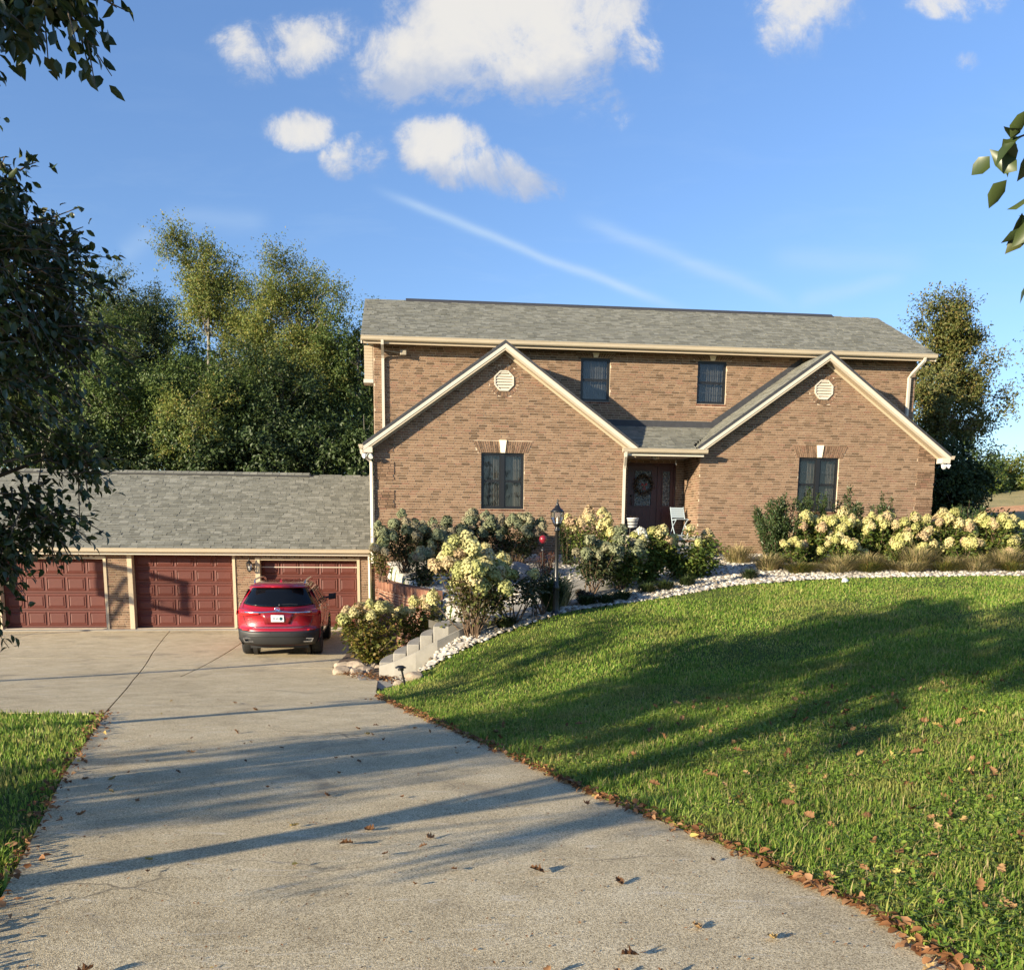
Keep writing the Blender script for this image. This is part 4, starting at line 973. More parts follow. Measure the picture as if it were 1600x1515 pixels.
# ------------------------------------------------------------------ retaining wall, steps, lamp post
def brick_run(P, z0, z1, nm, label):
    """free-standing brick wall along a polyline with a soldier cap"""
    o = thing(nm, label, 'retaining wall', (0,0,0))
    core = MB(); bw = MB(); cap = MB(); cap_list = []
    for (a, b) in zip(P[:-1], P[1:]):
        a, b = Vector((*a,0)), Vector((*b,0)); d = (b-a); L = d.length; d.normalize(); nn = Vector((d.y,-d.x,0))   # to the left-hand drive side
        if nn.x > 0: nn = -nn
        core.hexa([a+Vector((0,0,z0)), b+Vector((0,0,z0)), b-nn*.24+Vector((0,0,z0)), a-nn*.24+Vector((0,0,z0)), a+Vector((0,0,z1-.205)), b+Vector((0,0,z1-.205)), b-nn*.24+Vector((0,0,z1-.205)), a-nn*.24+Vector((0,0,z1-.205))])
        mp = lambda u, dd, z, a=a, d=d, nn=nn: tuple(a+d*u+nn*dd+Vector((0,0,z)))
        bricks(bw, None, lambda z: [(0, L)], z0, z1-.21, mp, phase=.4)
        n = int(L/.074)
        for i in range(n):
            u = L*i/n; cap_list.append((a+d*(u+L/n/2), d, nn))
    core.build('core', M_mortar, o); tag(bw.build('brickwork', M_rbrick, o), kind='stuff')
    cm = None
    for p, d, nn in cap_list:
        if cm is None: q_ = MB(); q_.box(-.032,.032,-.27,.035,-.20,0); cm = q_.mesh('brick', plain_once_island())
        c = link('brick', cm, o); c.matrix_world = Matrix(((d.x,-nn.x*-1,0,p.x),(d.y,-nn.y*-1,0,p.y),(0,0,1,z1),(0,0,0,1)))
    return o
def plain_once_island():
    if 'rb1' not in _once: _once['rb1'] = island_mat('red_brick_single', BRR, .9, by='object', nscale=18, grain=.2)
    return _once['rb1']
brick_run([(-3.74,25.34),(-3.35,23.9),(-2.95,22.8),(-2.55,21.8),(-2.15,20.9),(-1.78,20.1)], -1.4, .33, 'retaining_wall', 'dark red brick retaining wall with a soldier cap curving from the house corner')
o = thing('brick_pier', 'short brick pier ending the retaining wall against the house corner', 'brick pier', (0,0,0)); o.location = hw(-.76,0,0); o.rotation_euler = (0,0,YAW)
mb = MB(); mb.box(.0,.42,-.34,-.03,-1.3,.62); co = mb.build('core', M_mortar, o)
mb = MB(); bricks(mb, None, lambda z: [(.0,.42)], -1.3, .60, FRONT(-.34)); bricks(mb, None, lambda z: [(-.34,-.03)], -1.3, .60, LEFT(.0)); tag(mb.build('brickwork', M_rbrick, o), kind='stuff')
mb = MB(); mb.box(-.03,.45,-.38,-.01,.622,.68); mb.build('cap', M_rbrick, o)
# steps
steps = thing('concrete_steps', 'pale concrete steps with curved treads climbing from the drive to the walkway', 'steps', (0,0,0))
SX = [-2.52,-2.26,-2.0,-1.75,-1.50]; SZ = [-.85,-.68,-.51,-.34,-.17]
for i in range(5):
    x0 = SX[i]; x1 = SX[i+1]-.012 if i < 4 else -1.30
    def edge(x, n=8): return [(x-.05*math.sin(PI*k/n)+.06*k/n, 17.32+.07*(x+2.5)+1.25*k/n) for k in range(n+1)]
    A = edge(x0); B = edge(x1) if i < 4 else [(x1+.1, p[1]) for p in edge(x1)]
    mb = MB(); mb.prism(A+B[::-1], 'z', -1.5, SZ[i]); st_ = mb.build('step', M_conc_plain, steps); bevel(st_, .018)
mb = MB(); P = [(-2.50,17.27,-.90),(-2.2,17.20,-.80),(-1.8,17.16,-.62),(-1.4,17.2,-.40),(-1.0,17.42,-.22),(-.7,17.75,-.10)]
for (a, b) in zip(P[:-1], P[1:]): mb.hexa([(a[0],a[1]-.13,-1.5),(b[0],b[1]-.13,-1.5),(b[0],b[1],-1.5),(a[0],a[1],-1.5),(a[0],a[1]-.13,a[2]),(b[0],b[1]-.13,b[2]),(b[0],b[1],b[2]),(a[0],a[1],a[2])])
mb.build('curb', M_conc_plain, steps)
mb = MB(); mb.prism([(-2.55,17.0),(-1.9,16.9),(-2.3,16.0),(-2.75,16.6),(-3.0,17.5),(-2.9,18.3),(-2.66,18.3)][::-1], 'z', -1.4, -1.135); mb.build('landing', M_conc_plain, steps)
mb = MB(); mb.prism([(-1.20,17.40),(-.55,17.75),(-.95,18.9),(-1.12,18.75)], 'z', -1.2, -.165); mb.build('top_slab', M_conc_plain, steps)
# lamp post
LPX, LPY = .85, 18.15; zb = H1(LPX, LPY)
o = thing('lamp_post', 'tall black lamp post with a glass lantern standing at the lawn edge by the walkway', 'lamp post', (LPX, LPY, zb))
b = MB(); b.lathe([(.10,0),(.10,.04),(.075,.07),(.062,.12),(.055,.5),(.062,.52),(.062,.56),(.045,.60),(.038,1.0),(.036,1.62),(.055,1.64),(.055,1.67),(.038,1.69),(.05,1.73)], 0,0,0, 14); b.build('post', M_black, o)
b = MB()
for i in range(14): a = 2*PI*i/14; b.tube([(.058*math.cos(a),.058*math.sin(a),.13),(.054*math.cos(a),.054*math.sin(a),.49)], .006, 4)
b.build('fluting', M_black, o)
b = MB(); b.lathe([(.05,1.73),(.075,1.76),(.08,1.78)], 0,0,0, 8,0,False)
for i in range(6): a = PI/3*i; b.tube([(.075*math.cos(a),.075*math.sin(a),1.78),(.125*math.cos(a),.125*math.sin(a),1.90),(.120*math.cos(a),.120*math.sin(a),2.0)], .008, 4)
b.lathe([(.122,1.995),(.135,2.0),(.135,2.015),(.10,2.05),(.055,2.09),(.035,2.13),(.03,2.14),(.035,2.15),(.018,2.17),(.012,2.21),(.018,2.225),(.006,2.245),(0,2.27)], 0,0,0, 14); b.build('lantern_frame', M_black, o)
b = MB(); b.lathe([(.068,1.785),(.115,1.90),(.112,1.992)], 0,0,0, 6,0,False); b.build('lantern_glass', M_cglass, o)
b = MB(); b.lathe([(.018,1.76),(.018,1.83)], 0,0,0, 8); bl = b.build('candle', M_lamp_w, o); b = MB(); b.lathe([(.010,1.832),(.020,1.86),(.006,1.90),(0,1.91)], 0,0,0, 8); b.build('bulb', M_lamp_w, bl)
# path light
px, py = -1.86, 15.72; o = thing('path_light', 'small black path light leaning at the foot of the concrete steps', 'path light', (px, py, H1(px, py)-.03))
b = MB(); b.tube([(.02,0,0),(-.05,-.02,.36)], .018, 8); b.build('stake', M_black, o)
b = MB(); b.lathe([(0,.40),(.05,.395),(.10,.365),(.095,.355),(0,.36)], -.06,-.02,0, 14); b.lathe([(.05,.31),(.05,.357)], -.055,-.02,0, 10); b.build('shade', M_black, o)
# stones and boulders -------------------------------------------------------------
def rock_mesh(seed, sx, sy, sz, mat, nm, sub_=3, jag=.28):
    bm = bmesh.new(); bmesh.ops.create_icosphere(bm, subdivisions=sub_, radius=1); r = random.Random(seed)
    ds = [(Vector((r.gauss(0,1),r.gauss(0,1),r.gauss(0,1))).normalized(), r.uniform(.62,.9)) for _ in range(12)]
    for v in bm.verts:
        c = v.co.copy()
        for d, k in ds:
            e_ = c.dot(d)-k
            if e_ > 0: c -= d*e_*.9
        c += c*jag*.25*(math.sin(c.x*5+seed)*math.sin(c.y*4.3)*math.sin(c.z*6))
        v.co = Vector((c.x*sx, c.y*sy, c.z*sz))
    me = bpy.data.meshes.new(nm); bm.to_mesh(me); bm.free(); me.materials.append(mat); return me
def rock(x, y, s, mat, label, seed, grp=None, nm='rock', dz=.3, H_=None):
    z = (H1(x, y) if H_ is None else H_); o = link(nm, rock_mesh(seed, *s, mat, nm), None, (x, y, z+s[2]*dz), (0,0,seed*1.3)); return tag(o, label, 'rock', grp)
rock(.10, 22.6, (.42,.34,.36), M_grock, 'large grey boulder on white stones between hydrangeas and walkway', 3, nm='boulder')
for i, (x, y, s) in enumerate([(-3.32,18.0,.19),(-3.05,17.75,.15),(-2.95,18.15,.17),(-2.82,17.9,.13),(-3.2,18.6,.2),(-2.9,18.7,.16),(-3.5,18.9,.18),(-3.0,19.2,.2),(-2.72,18.55,.12),(-3.42,18.35,.13)]):
    rock(x, y, (s*1.3, s, s*.75), M_rock, 'tan field stone in the pile edging the drive below the yellow shrub', 20+i, 'field stones edging the drive', H_=float(zd(y))+.02)
rock(-1.72,16.1,(.20,.14,.10), M_rock, 'brown stone half buried at the lawn corner beside the path light', 41)
rock(-2.02,16.25,(.13,.10,.08), M_rock, 'tan stone lying against the lowest step beside the path light', 42)
rock(7.35,20.55,(.10,.08,.075), M_white, 'single white stone lying out on the lawn edge', 44)
o = rock(6.35,23.35,(.12,.12,.17), M_stone, 'pale upright stone standing at the corner of the right flower bed', 45)
# gravel: countless white stones in one object -----------------------------------------
ico = bmesh.new(); bmesh.ops.create_icosphere(ico, subdivisions=1, radius=1); IV = np.array([v.co for v in ico.verts]); IF = np.array([[v.index for v in f.verts] for f in ico.faces]); ico.free()
def scatter_pts(n, box, cond, dens=None):
    out = []; tot = 0
    while tot < n:
        x = rng.uniform(box[0], box[1], 6000); y = rng.uniform(box[2], box[3], 6000); d = dW(x, y); k = cond(x, y, d)
        if dens is not None: k &= rng.random(6000) < dens(x, y)
        out.append(np.stack([x[k], y[k]], 1)); tot += k.sum()
        if tot == 0 and len(out) > 30: break
    return np.concatenate(out)[:n]
def inst_mesh(name, V0, F0, pos, scl, mats, jitter=.25, smooth=False):
    n = len(pos); a = rng.uniform(0, 6.28, n); ca, sa = np.cos(a), np.sin(a)
    v = V0[None]*scl[:,None,:]*(1+rng.uniform(-jitter, jitter, (n, len(V0), 1)))
    x = v[...,0]*ca[:,None]-v[...,1]*sa[:,None]; y = v[...,0]*sa[:,None]+v[...,1]*ca[:,None]
    V = np.stack([x, y, v[...,2]], -1)+pos[:,None,:]
    F = F0[None]+(np.arange(n)*len(V0))[:,None,None]
    return mesh_np(name, V.reshape(-1, 3), F.reshape(-1, F0.shape[1]), mats, smooth)
M_gravel = island_mat('white_gravel', [(0,(.11,.085,.06)),(.25,(.25,.215,.17)),(.55,(.40,.365,.31)),(1,(.56,.52,.455))], .8, nscale=30, grain=.12, bmp=0)
def near_path(x, y, w):
    d = np.min(np.hypot(x[:,None]-PQ[None,:,0], y[:,None]-PQ[None,:,1]), 1); return d < w
gp = scatter_pts(9000, (-2.2,17.5,15.9,26.5), lambda x, y, d: in_bed(x, y, d) & ~near_path(x, y, .6) & ~((x < -1.25) & (y > 16.95) & (y < 19)), lambda x, y: np.where(y-bed_near(x) < 1.4, 1.0, .45))
gz = np.concatenate([H(gp[i:i+4000,0], gp[i:i+4000,1]) for i in range(0, len(gp), 4000)])
sc = rng.uniform(.022,.055,(len(gp),1))*np.array([[1.2,.95,.7]])
tag(link('white_gravel', inst_mesh('white_gravel', IV, IF, np.c_[gp, gz+.03], sc, [M_gravel])), 'white stones covering the flower beds and lining the lawn edge', 'gravel', kind='stuff')
# ------------------------------------------------------------------ the parked car (local: x right, y forward from the rear bumper, z up)
m, q, bs = new_mat('red_car_paint'); bs.inputs['Base Color'].default_value = (.34,.006,.016,1); bs.inputs['Metallic'].default_value = .25; bs.inputs['Roughness'].default_value = .32
bs.inputs['Coat Weight'].default_value = 1; bs.inputs['Coat Roughness'].default_value = .04; M_red = m
M_carbl = plain('black_plastic', (.022,.022,.023), .5); M_cglassd = plain('tinted_glass', (.004,.005,.007), .06, spec=.35)
M_tail = plain('tail_lens', (.42,.012,.015), .10, coat=1); M_chrome = plain('chrome', (.80,.80,.82), .12, 1); M_tyre = plain('tyre_rubber', (.018,.018,.018), .8); M_rim = plain('alloy', (.40,.40,.42), .25, 1)
M_plate = plain('plate_white', (.75,.77,.76), .4); M_plbl = plain('plate_teal', (.03,.14,.17), .5); M_plnum = plain('plate_number', (.05,.06,.12), .5)
CAR = [(.30,.86,.10,4.95),(.36,.93,.055,5.06),(.46,.965,.02,5.13),(.58,.975,.0,5.16),(.68,.98,.02,5.15),(.72,.98,.055,5.13),(.80,.99,.075,5.10),(.92,1.0,.085,5.04),(1.00,1.0,.072,4.95),(1.055,.995,.05,4.80),(1.10,.985,.085,4.6),(1.16,.965,.15,3.95),(1.22,.93,.195,3.80),(1.34,.87,.29,3.55),(1.48,.80,.405,3.25),(1.58,.745,.49,3.02),(1.635,.70,.42,2.85),(1.67,.66,.46,2.70),(1.70,.60,.60,2.5),(1.715,.50,.75,2.3)]
CZ = np.array([c[0] for c in CAR]); CWd = np.array([c[1] for c in CAR]); CR = np.array([c[2] for c in CAR]); CF = np.array([c[3] for c in CAR])
def cprof(z): return float(np.interp(z, CZ, CWd)), float(np.interp(z, CZ, CR)), float(np.interp(z, CZ, CF))
def crear(x, z, off=0.0):
    w, r, f = cprof(z); k = min(1, abs(x)/w); return (x, r+.30*k**3.2+.06*k*k-off, z)
def cside(y, z, sg=1, off=0.0):
    w, r, f = cprof(z); k = max(0, min(1, (y-2.2)/2.9)); return (sg*(w*(1-.06*k**2)+off), y, z)
car = thing('parked_car', 'shiny red sport utility car parked facing the right garage door', 'car', (-5.30, 20.70, -1.278), math.radians(7.6)); car.scale = (.935, 1, .985)
def carbody():
    bm_ = MB(); N = 9; loops = []
    for z in np.concatenate([np.linspace(a, b, 3)[:-1] for a, b in zip(CZ[:-1], CZ[1:])]+[[CZ[-1]]]):
        w, r, f = cprof(z); L = []
        for k in np.linspace(-1, 1, 23): L.append(crear(k*w, z))
        y0 = crear(w, z)[1]; nf = 16
        for k in np.linspace(0, 1, nf)[1:]: L.append(cside(y0+(f-.55-y0)*k, z))
        wf = L[-1][0]
        for k in np.linspace(0, 1, 9)[1:]:
            a = k*PI; L.append((wf*math.cos(a), f-.55+.55*math.sin(a)**.8 if 0 < k < 1 else f-.55, z))
        for k in np.linspace(1, 0, nf)[1:-1]: L.append(cside(y0+(f-.55-y0)*k, z, -1))
        loops.append(L)
    n = len(loops[0]); vs = [p for L in loops for p in L]; fs = []
    wells = [(1.05,.40),(4.15,.40)]
    for i in range(len(loops)-1):
        for k in range(n):
            j = (k+1) % n; quad = (i*n+k, i*n+j, (i+1)*n+j, (i+1)*n+k)
            c = sum((Vector(vs[t]) for t in quad), Vector())/4
            if abs(c.x) > .7 and any((c.y-wy)**2+(c.z-.36)**2 < (wr)**2 for wy, wr in wells): continue
            fs.append(quad)
    bm_.add(vs, fs, 0, True)
    bm_.add(loops[-1], [tuple(range(n))], 0, True); bm_.add(loops[0], [tuple(range(n-1, -1, -1))], 1)
    return bm_.build('body', [M_red, M_carbl], car)
body = carbody()
def patch(nm, f, us, vs_, mat, par, smooth=True, mask=None):
    mb = MB(); nu, nv = len(us), len(vs_); P = [f(u, v) for v in vs_ for u in us]
    fs = [(j*nu+i, j*nu+i+1, (j+1)*nu+i+1, (j+1)*nu+i) for j in range(nv-1) for i in range(nu-1) if mask is None or mask((us[i]+us[i+1])/2, (vs_[j]+vs_[j+1])/2)]
    mb.add(P, fs, 0, smooth); o = mb.build(nm, mat, par); s = o.modifiers.new('thick', 'SOLIDIFY'); s.thickness = .012; s.offset = 0; return o
ls = np.linspace
# rear window: wide at the bottom, curved lower edge
def rw(u, v):
    zb = 1.185+.055*abs(u)**2.5; z = zb+(1.60-zb)*v; w = cprof(z)[0]; return crear(u*(w-.06-.02*v), z, .012)
patch('rear_window', rw, ls(-1,1,25), ls(0,1,9), M_cglassd, body)
patch('spoiler', lambda u, v: (u*(.70-.02*v), .40-.0+.10*abs(u)**3+.16*v, 1.618+.05*v), ls(-1,1,15), ls(0,1,4), M_red, body)
patch('brake_light', lambda u, v: crear(u*.16, 1.622+.016*v, .03), ls(-1,1,5), ls(0,1,2), M_tail, body)
# lower black bumper and step line
patch('rear_bumper', lambda u, v: crear(u*(cprof(.31+.33*v)[0]-.004), .31+(.33+.05*max(0,abs(u)-.72)*3)*v, .012), ls(-1,1,31), ls(0,1,7), M_carbl, body)
patch('bumper_trim', lambda u, v: crear(u*.62, .712+.016*v, .016), ls(-1,1,15), ls(0,1,2), M_chrome, body)
patch('bumper_lip', lambda u, v: crear(u*.86, .515+.02*v, .022), ls(-1,1,15), ls(0,1,2), M_carbl, body)
# tail lights and the chrome bar with a dip in the middle
for sg in (-1, 1):
    def tl(u, v, sg=sg):
        x = .42+.545*u; zc = 1.045+.02*u; h = .022+.058*min(1, u*1.7)-.02*max(0,u-.8); return crear(sg*x, zc-h+2*h*v, .014)
    patch('taillight', tl, ls(0,1,14), ls(0,1,5), M_tail, body)
    patch('taillight_wrap', lambda u, v, sg=sg: cside(.36+.30*u, 1.0+.02*u+(.10-.05*u)*v, sg, .010), ls(0,1,5), ls(0,1,3), M_tail, body)
    ex = MB(); c = crear(.70*sg, .43, .02)
    for p, w_, h_, mt in ((c, .135, .05, 0),):
        pts = [(c[0]-.14, c[2]-.045),(c[0]+.10, c[2]-.045),(c[0]+.14, c[2]+.045),(c[0]-.10, c[2]+.045)] if sg > 0 else [(c[0]-.10, c[2]-.045),(c[0]+.14, c[2]-.045),(c[0]+.10, c[2]+.045),(c[0]-.14, c[2]+.045)]
        cx_0 = sum(p[0] for p in pts)/4; cz_0 = sum(p[1] for p in pts)/4
        inn = [((p[0]-cx_0)*.80+cx_0, (p[1]-cz_0)*.62+cz_0) for p in pts]; yb = c[1]-.035
        vs = [(x, yb, z) for x, z in pts]+[(x, yb, z) for x, z in inn]+[(x, yb+.08, z) for x, z in pts]+[(x, yb+.06, z) for x, z in inn]
        fs = []
        for i in range(4): j = (i+1) % 4; fs += [(i,j,4+j,4+i),(i,8+i,8+j,j),(4+i,4+j,12+j,12+i)]
        ex.add(vs, fs); ex.add([vs[k] for k in (12,13,14,15)], [(0,1,2,3)], 1)
    ex.build('exhaust_tip', [M_chrome, M_carbl], body)
    patch('reflector', lambda u, v, sg=sg: crear(sg*(.70+.17*u), .652+.03*v, .024), ls(0,1,4), ls(0,1,2), M_tail, body)
patch('chrome_bar', lambda u, v: crear(u*.80, 1.060-.004*abs(u)+.028*v+.022*math.exp(-(u*3.2)**2), .030), ls(-1,1,31), ls(0,1,3), M_chrome, body)
# plate recess on the tailgate: its shade painted as a darker red panel
patch('plate_recess', lambda u, v: crear(u*(.40-.10*(1-v)), .80+.235*v, .008), ls(-1,1,9), ls(0,1,3), plain_once('red_shadow_panel', (.20,.006,.012), rough=.3, coat=1), body)
c = crear(0, .93, .034); mb = MB(); mb.box(-.152,.152,c[1]-.004,c[1]+.014,.855,1.010); plate = mb.build('license_plate', M_plate, body)
mb = MB(); mb.lathe([(0,0),(.040,0)], 0,0,0, 14); mk = mb.build('plate_emblem', M_plbl, plate); mk.rotation_euler = (PI/2,0,0); mk.location = (.085, c[1]-.006, .925)
def text(nm, s, size, mat, par, loc, rot=(PI/2,0,0), ext=.001):
    cu = bpy.data.curves.new(nm, 'FONT'); cu.body = s; cu.size = size; cu.align_x = 'CENTER'; cu.align_y = 'CENTER'; cu.extrude = ext; cu.materials.append(mat)
    tmp = link('lettering_source', cu); me = bpy.data.meshes.new_from_object(tmp.evaluated_get(bpy.context.evaluated_depsgraph_get()))
    bpy.data.objects.remove(tmp); o_ = link(nm, me, par, loc, rot); return tag(o_, kind='stuff') if 0 else o_
text('plate_number', '3H4', .085, M_plnum, plate, (-.045, c[1]-.006, .925))
c = crear(-.60, .86, .014); text('badge_lettering', 'ENCLAVE', .055, M_chrome, body, (-.60, c[1]-.004, .845), (PI/2,0,-.20)); text('badge_lettering', 'AWD', .05, M_chrome, body, (-.66, crear(-.66,.9,.016)[1]-.006, .91), (PI/2,0,-.24))
# emblem: ring with three small shields
c = crear(0, 1.125, .04); ce = (0, c[1], 1.125); mb = MB()
mb.tube([(.062*math.cos(a*PI/12), 0, .062*math.sin(a*PI/12)) for a in range(25)], .008, 6)
for k in (-1, 0, 1): x = k*.030; mb.hexa([(x-.012,-.004,-.012-k*.008),(x+.002,-.004,-.034-k*.008),(x+.016,-.004,-.010-k*.008),(x+.010,-.004,.0-k*.008),(x-.008,.006,.022-k*.010),(x-.002,.006,.020-k*.010),(x+.016,.006,.026-k*.010),(x+.010,.006,.024-k*.010)])
mb.build('emblem', M_chrome, body, ce)
mb = MB(); mb.tube([(.05, crear(.05,1.24,.03)[1], 1.235),(.28, crear(.28,1.25,.035)[1], 1.25),(.47, crear(.47,1.24,.03)[1], 1.238)], .010, 5); mb.lathe([(.0,-.02),(.03,-.015),(.03,.02),(0,.03)], .05, crear(.05,1.225,.03)[1], 1.225, 8); mb.build('wiper', M_carbl, body)
for x in (-.18, .3): mb = MB(); p = crear(x, .60, .014); mb.lathe([(0,-.012),(.012,-.01),(.012,.01),(0,.012)], p[0], p[1], p[2], 8); mb.build('parking_sensor', M_carbl, body)
for sg in (-1, 1):
    d = MB(); d.tube([crear(sg*k*cprof(z)[0], z, .004) for z, k in ((.745,.74),(.80,.78),(.92,.82),(1.0,.83))], .006, 4); d.build('tailgate_seam', M_carbl, body)
    d = MB(); d.tube([crear(sg*k, z, .004) for k, z in ((.80,1.10),(.86,1.16),(.84,1.26))], .005, 4); d.build('tailgate_seam', M_carbl, body)
d = MB(); d.tube([crear(k*.73, .742, .004) for k in ls(-1,1,15)], .006, 4); d.build('tailgate_seam', M_carbl, body)
# side windows, rails, mirrors, door seams
for sg in (-1, 1):
    def sw(u, v, sg=sg): z = 1.20+.365*v; y = .62+.12*v+(3.2-.5*v-.62-.12*v)*u; return cside(y, z, sg, .006)
    for a, b in ((.0,.22),(.25,.56),(.59,1.0)): patch('side_window', sw, ls(a,b,6), ls(.02,.98,5), M_cglassd, body)
    patch('window_trim', lambda u, v, sg=sg: cside(.55+2.75*u, 1.175+.018*v, sg, .012), ls(0,1,8), ls(0,1,2), M_chrome, body)
    patch('sill_cladding', lambda u, v, sg=sg: cside(.35+4.3*u, .30+.16*v, sg, .012), ls(0,1,20), ls(0,1,2), M_carbl, body, mask=lambda u, v: all(abs(.35+4.3*u-wy) > .42 for wy in (1.05,4.15)))
    rl = MB(); rl.tube([(sg*.60,.78,1.685),(sg*.615,.84,1.745),(sg*.63,1.1,1.775),(sg*.64,2.0,1.78),(sg*.63,2.6,1.755),(sg*.61,2.75,1.70)], .020, 7); rl.build('roof_rail', M_chrome, body)
    mr = MB(); mr.tube([(sg*.90,3.42,1.17),(sg*1.02,3.40,1.20)], .03, 6)
    mr.hexa([(sg*1.0,3.33,1.12),(sg*1.20,3.37,1.15),(sg*1.18,3.55,1.16),(sg*1.0,3.55,1.13),(sg*1.0,3.33,1.28),(sg*1.21,3.36,1.31),(sg*1.17,3.55,1.29),(sg*1.0,3.55,1.27)]); bevel(mr.build('side_mirror', M_carbl, body), .03, 3)
    for y in (1.62, 2.62):
        d = MB(); d.tube([cside(y-.02+.10*max(0,(z-1.1)), z, sg, .001) for z in ls(.5,1.17,8)], .006, 4); d.build('door_seam', M_carbl, body)
    for y in (1.80, 2.80): d = MB(); d.tube([cside(y+.2*u, 1.04, sg, .02) for u in ls(0,1,4)], .014, 6); d.build('door_handle', M_chrome, body)
mb = MB(); mb.hexa([(-.035,.98,1.712),(.035,.98,1.712),(.02,1.16,1.712),(-.02,1.16,1.712),(-.006,1.0,1.775),(.006,1.0,1.775),(.005,1.08,1.745),(-.005,1.08,1.745)]); mb.build('antenna', M_red, body)
# wheels
wm = None
for sg in (-1, 1):
    for wy in (1.05, 4.15):
        prof = [(.20,-.11),(.26,-.125),(.34,-.125),(.365,-.10),(.372,-.05),(.372,.05),(.365,.10),(.34,.125),(.26,.125),(.20,.11)]
        b = MB(); b.lathe(prof, 0,0,0, 28); w = b.build('wheel', M_tyre, car); w.rotation_euler = (0, PI/2, 0); w.location = (sg*.845, wy, .372)
        b = MB(); b.lathe([(0,.085*sg),(.06,.09*sg),(.075,.075*sg)], 0,0,0, 12)
        for i in range(6): a = PI/3*i; b.tube([(.06*math.cos(a),.06*math.sin(a),.08*sg),(.21*math.cos(a+.1),.21*math.sin(a+.1),.10*sg)], .022, 5)
        b.lathe([(.20,.10*sg),(.235,.118*sg),(.245,.10*sg),(.22,-.08*sg),(.20,-.10*sg)], 0,0,0, 28); b.build('rim', M_rim, w)
        b = MB()
        for i in range(28):
            a = 2*PI*i/28
            for z in (-.06,0,.06): b.tube([(.3735*math.cos(a+k),.3735*math.sin(a+k),z+zz) for k, zz in ((0,-.02),(.06,.02))], .004, 3)
        tag(b.build('tread', M_tyre, w), kind='stuff')
mb = MB(); mb.box(-.70,.70,.35,4.6,.22,.295); mb.build('underbody', M_carbl, car)
for sg in (-1,1):
    for wy in (1.05,4.15): mb = MB(); mb.tube([(sg*.60,wy,.36),(sg*.70,wy,.36)], .41, 20); mb.build('wheel_well', M_carbl, car)
# ------------------------------------------------------------------ foliage
def unit(v): return v/np.maximum(np.linalg.norm(v, axis=-1, keepdims=True), 1e-9)
def leaf_arr(P, D, L, Wd, up=None, fine=False, fold=.25, droop=.0, seed=0):
    """leaves as folded blades; P base points, D directions, L lengths, Wd widths"""
    r = np.random.default_rng(seed); n = len(P); D = unit(D)
    U = unit(r.normal(size=(n,3))+np.array([0,0,1.2])) if up is None else unit(up+r.normal(size=(n,3))*.35)
    S = unit(np.cross(D, U)); Nn = np.cross(S, D); L = np.broadcast_to(L, (n,))[:,None]; Wd = np.broadcast_to(Wd, (n,))[:,None]
    def pt(a, b, c): return P+D*L*a+S*Wd*b+Nn*(L*c)
    if not fine:
        V = np.stack([pt(0,0,0), pt(.42,.5,fold*.35), pt(1,0,-droop), pt(.42,-.5,fold*.35)], 1)
        F = np.array([[0,1,2],[0,2,3]])
    else:
        V = np.stack([pt(0,0,0), pt(.34,0,.02), pt(.70,0,-.02-droop*.4), pt(1.0,0,-.04-droop), pt(.30,.46,fold*.4), pt(.66,.40,fold*.35-droop*.4), pt(.30,-.46,fold*.4), pt(.66,-.40,fold*.35-droop*.4)], 1)
        F = np.array([[0,4,1],[4,5,2],[4,2,1],[5,3,2],[0,1,6],[6,2,7],[6,1,2],[7,2,3]])
    k = V.shape[1]
    return V.reshape(-1,3), (F[None]+(np.arange(n)*k)[:,None,None]).reshape(-1,3)
def join(parts):
    V = []; F = []; b = 0
    for v, f in parts: V.append(v); F.append(f+b); b += len(v)
    return np.concatenate(V), np.concatenate(F)
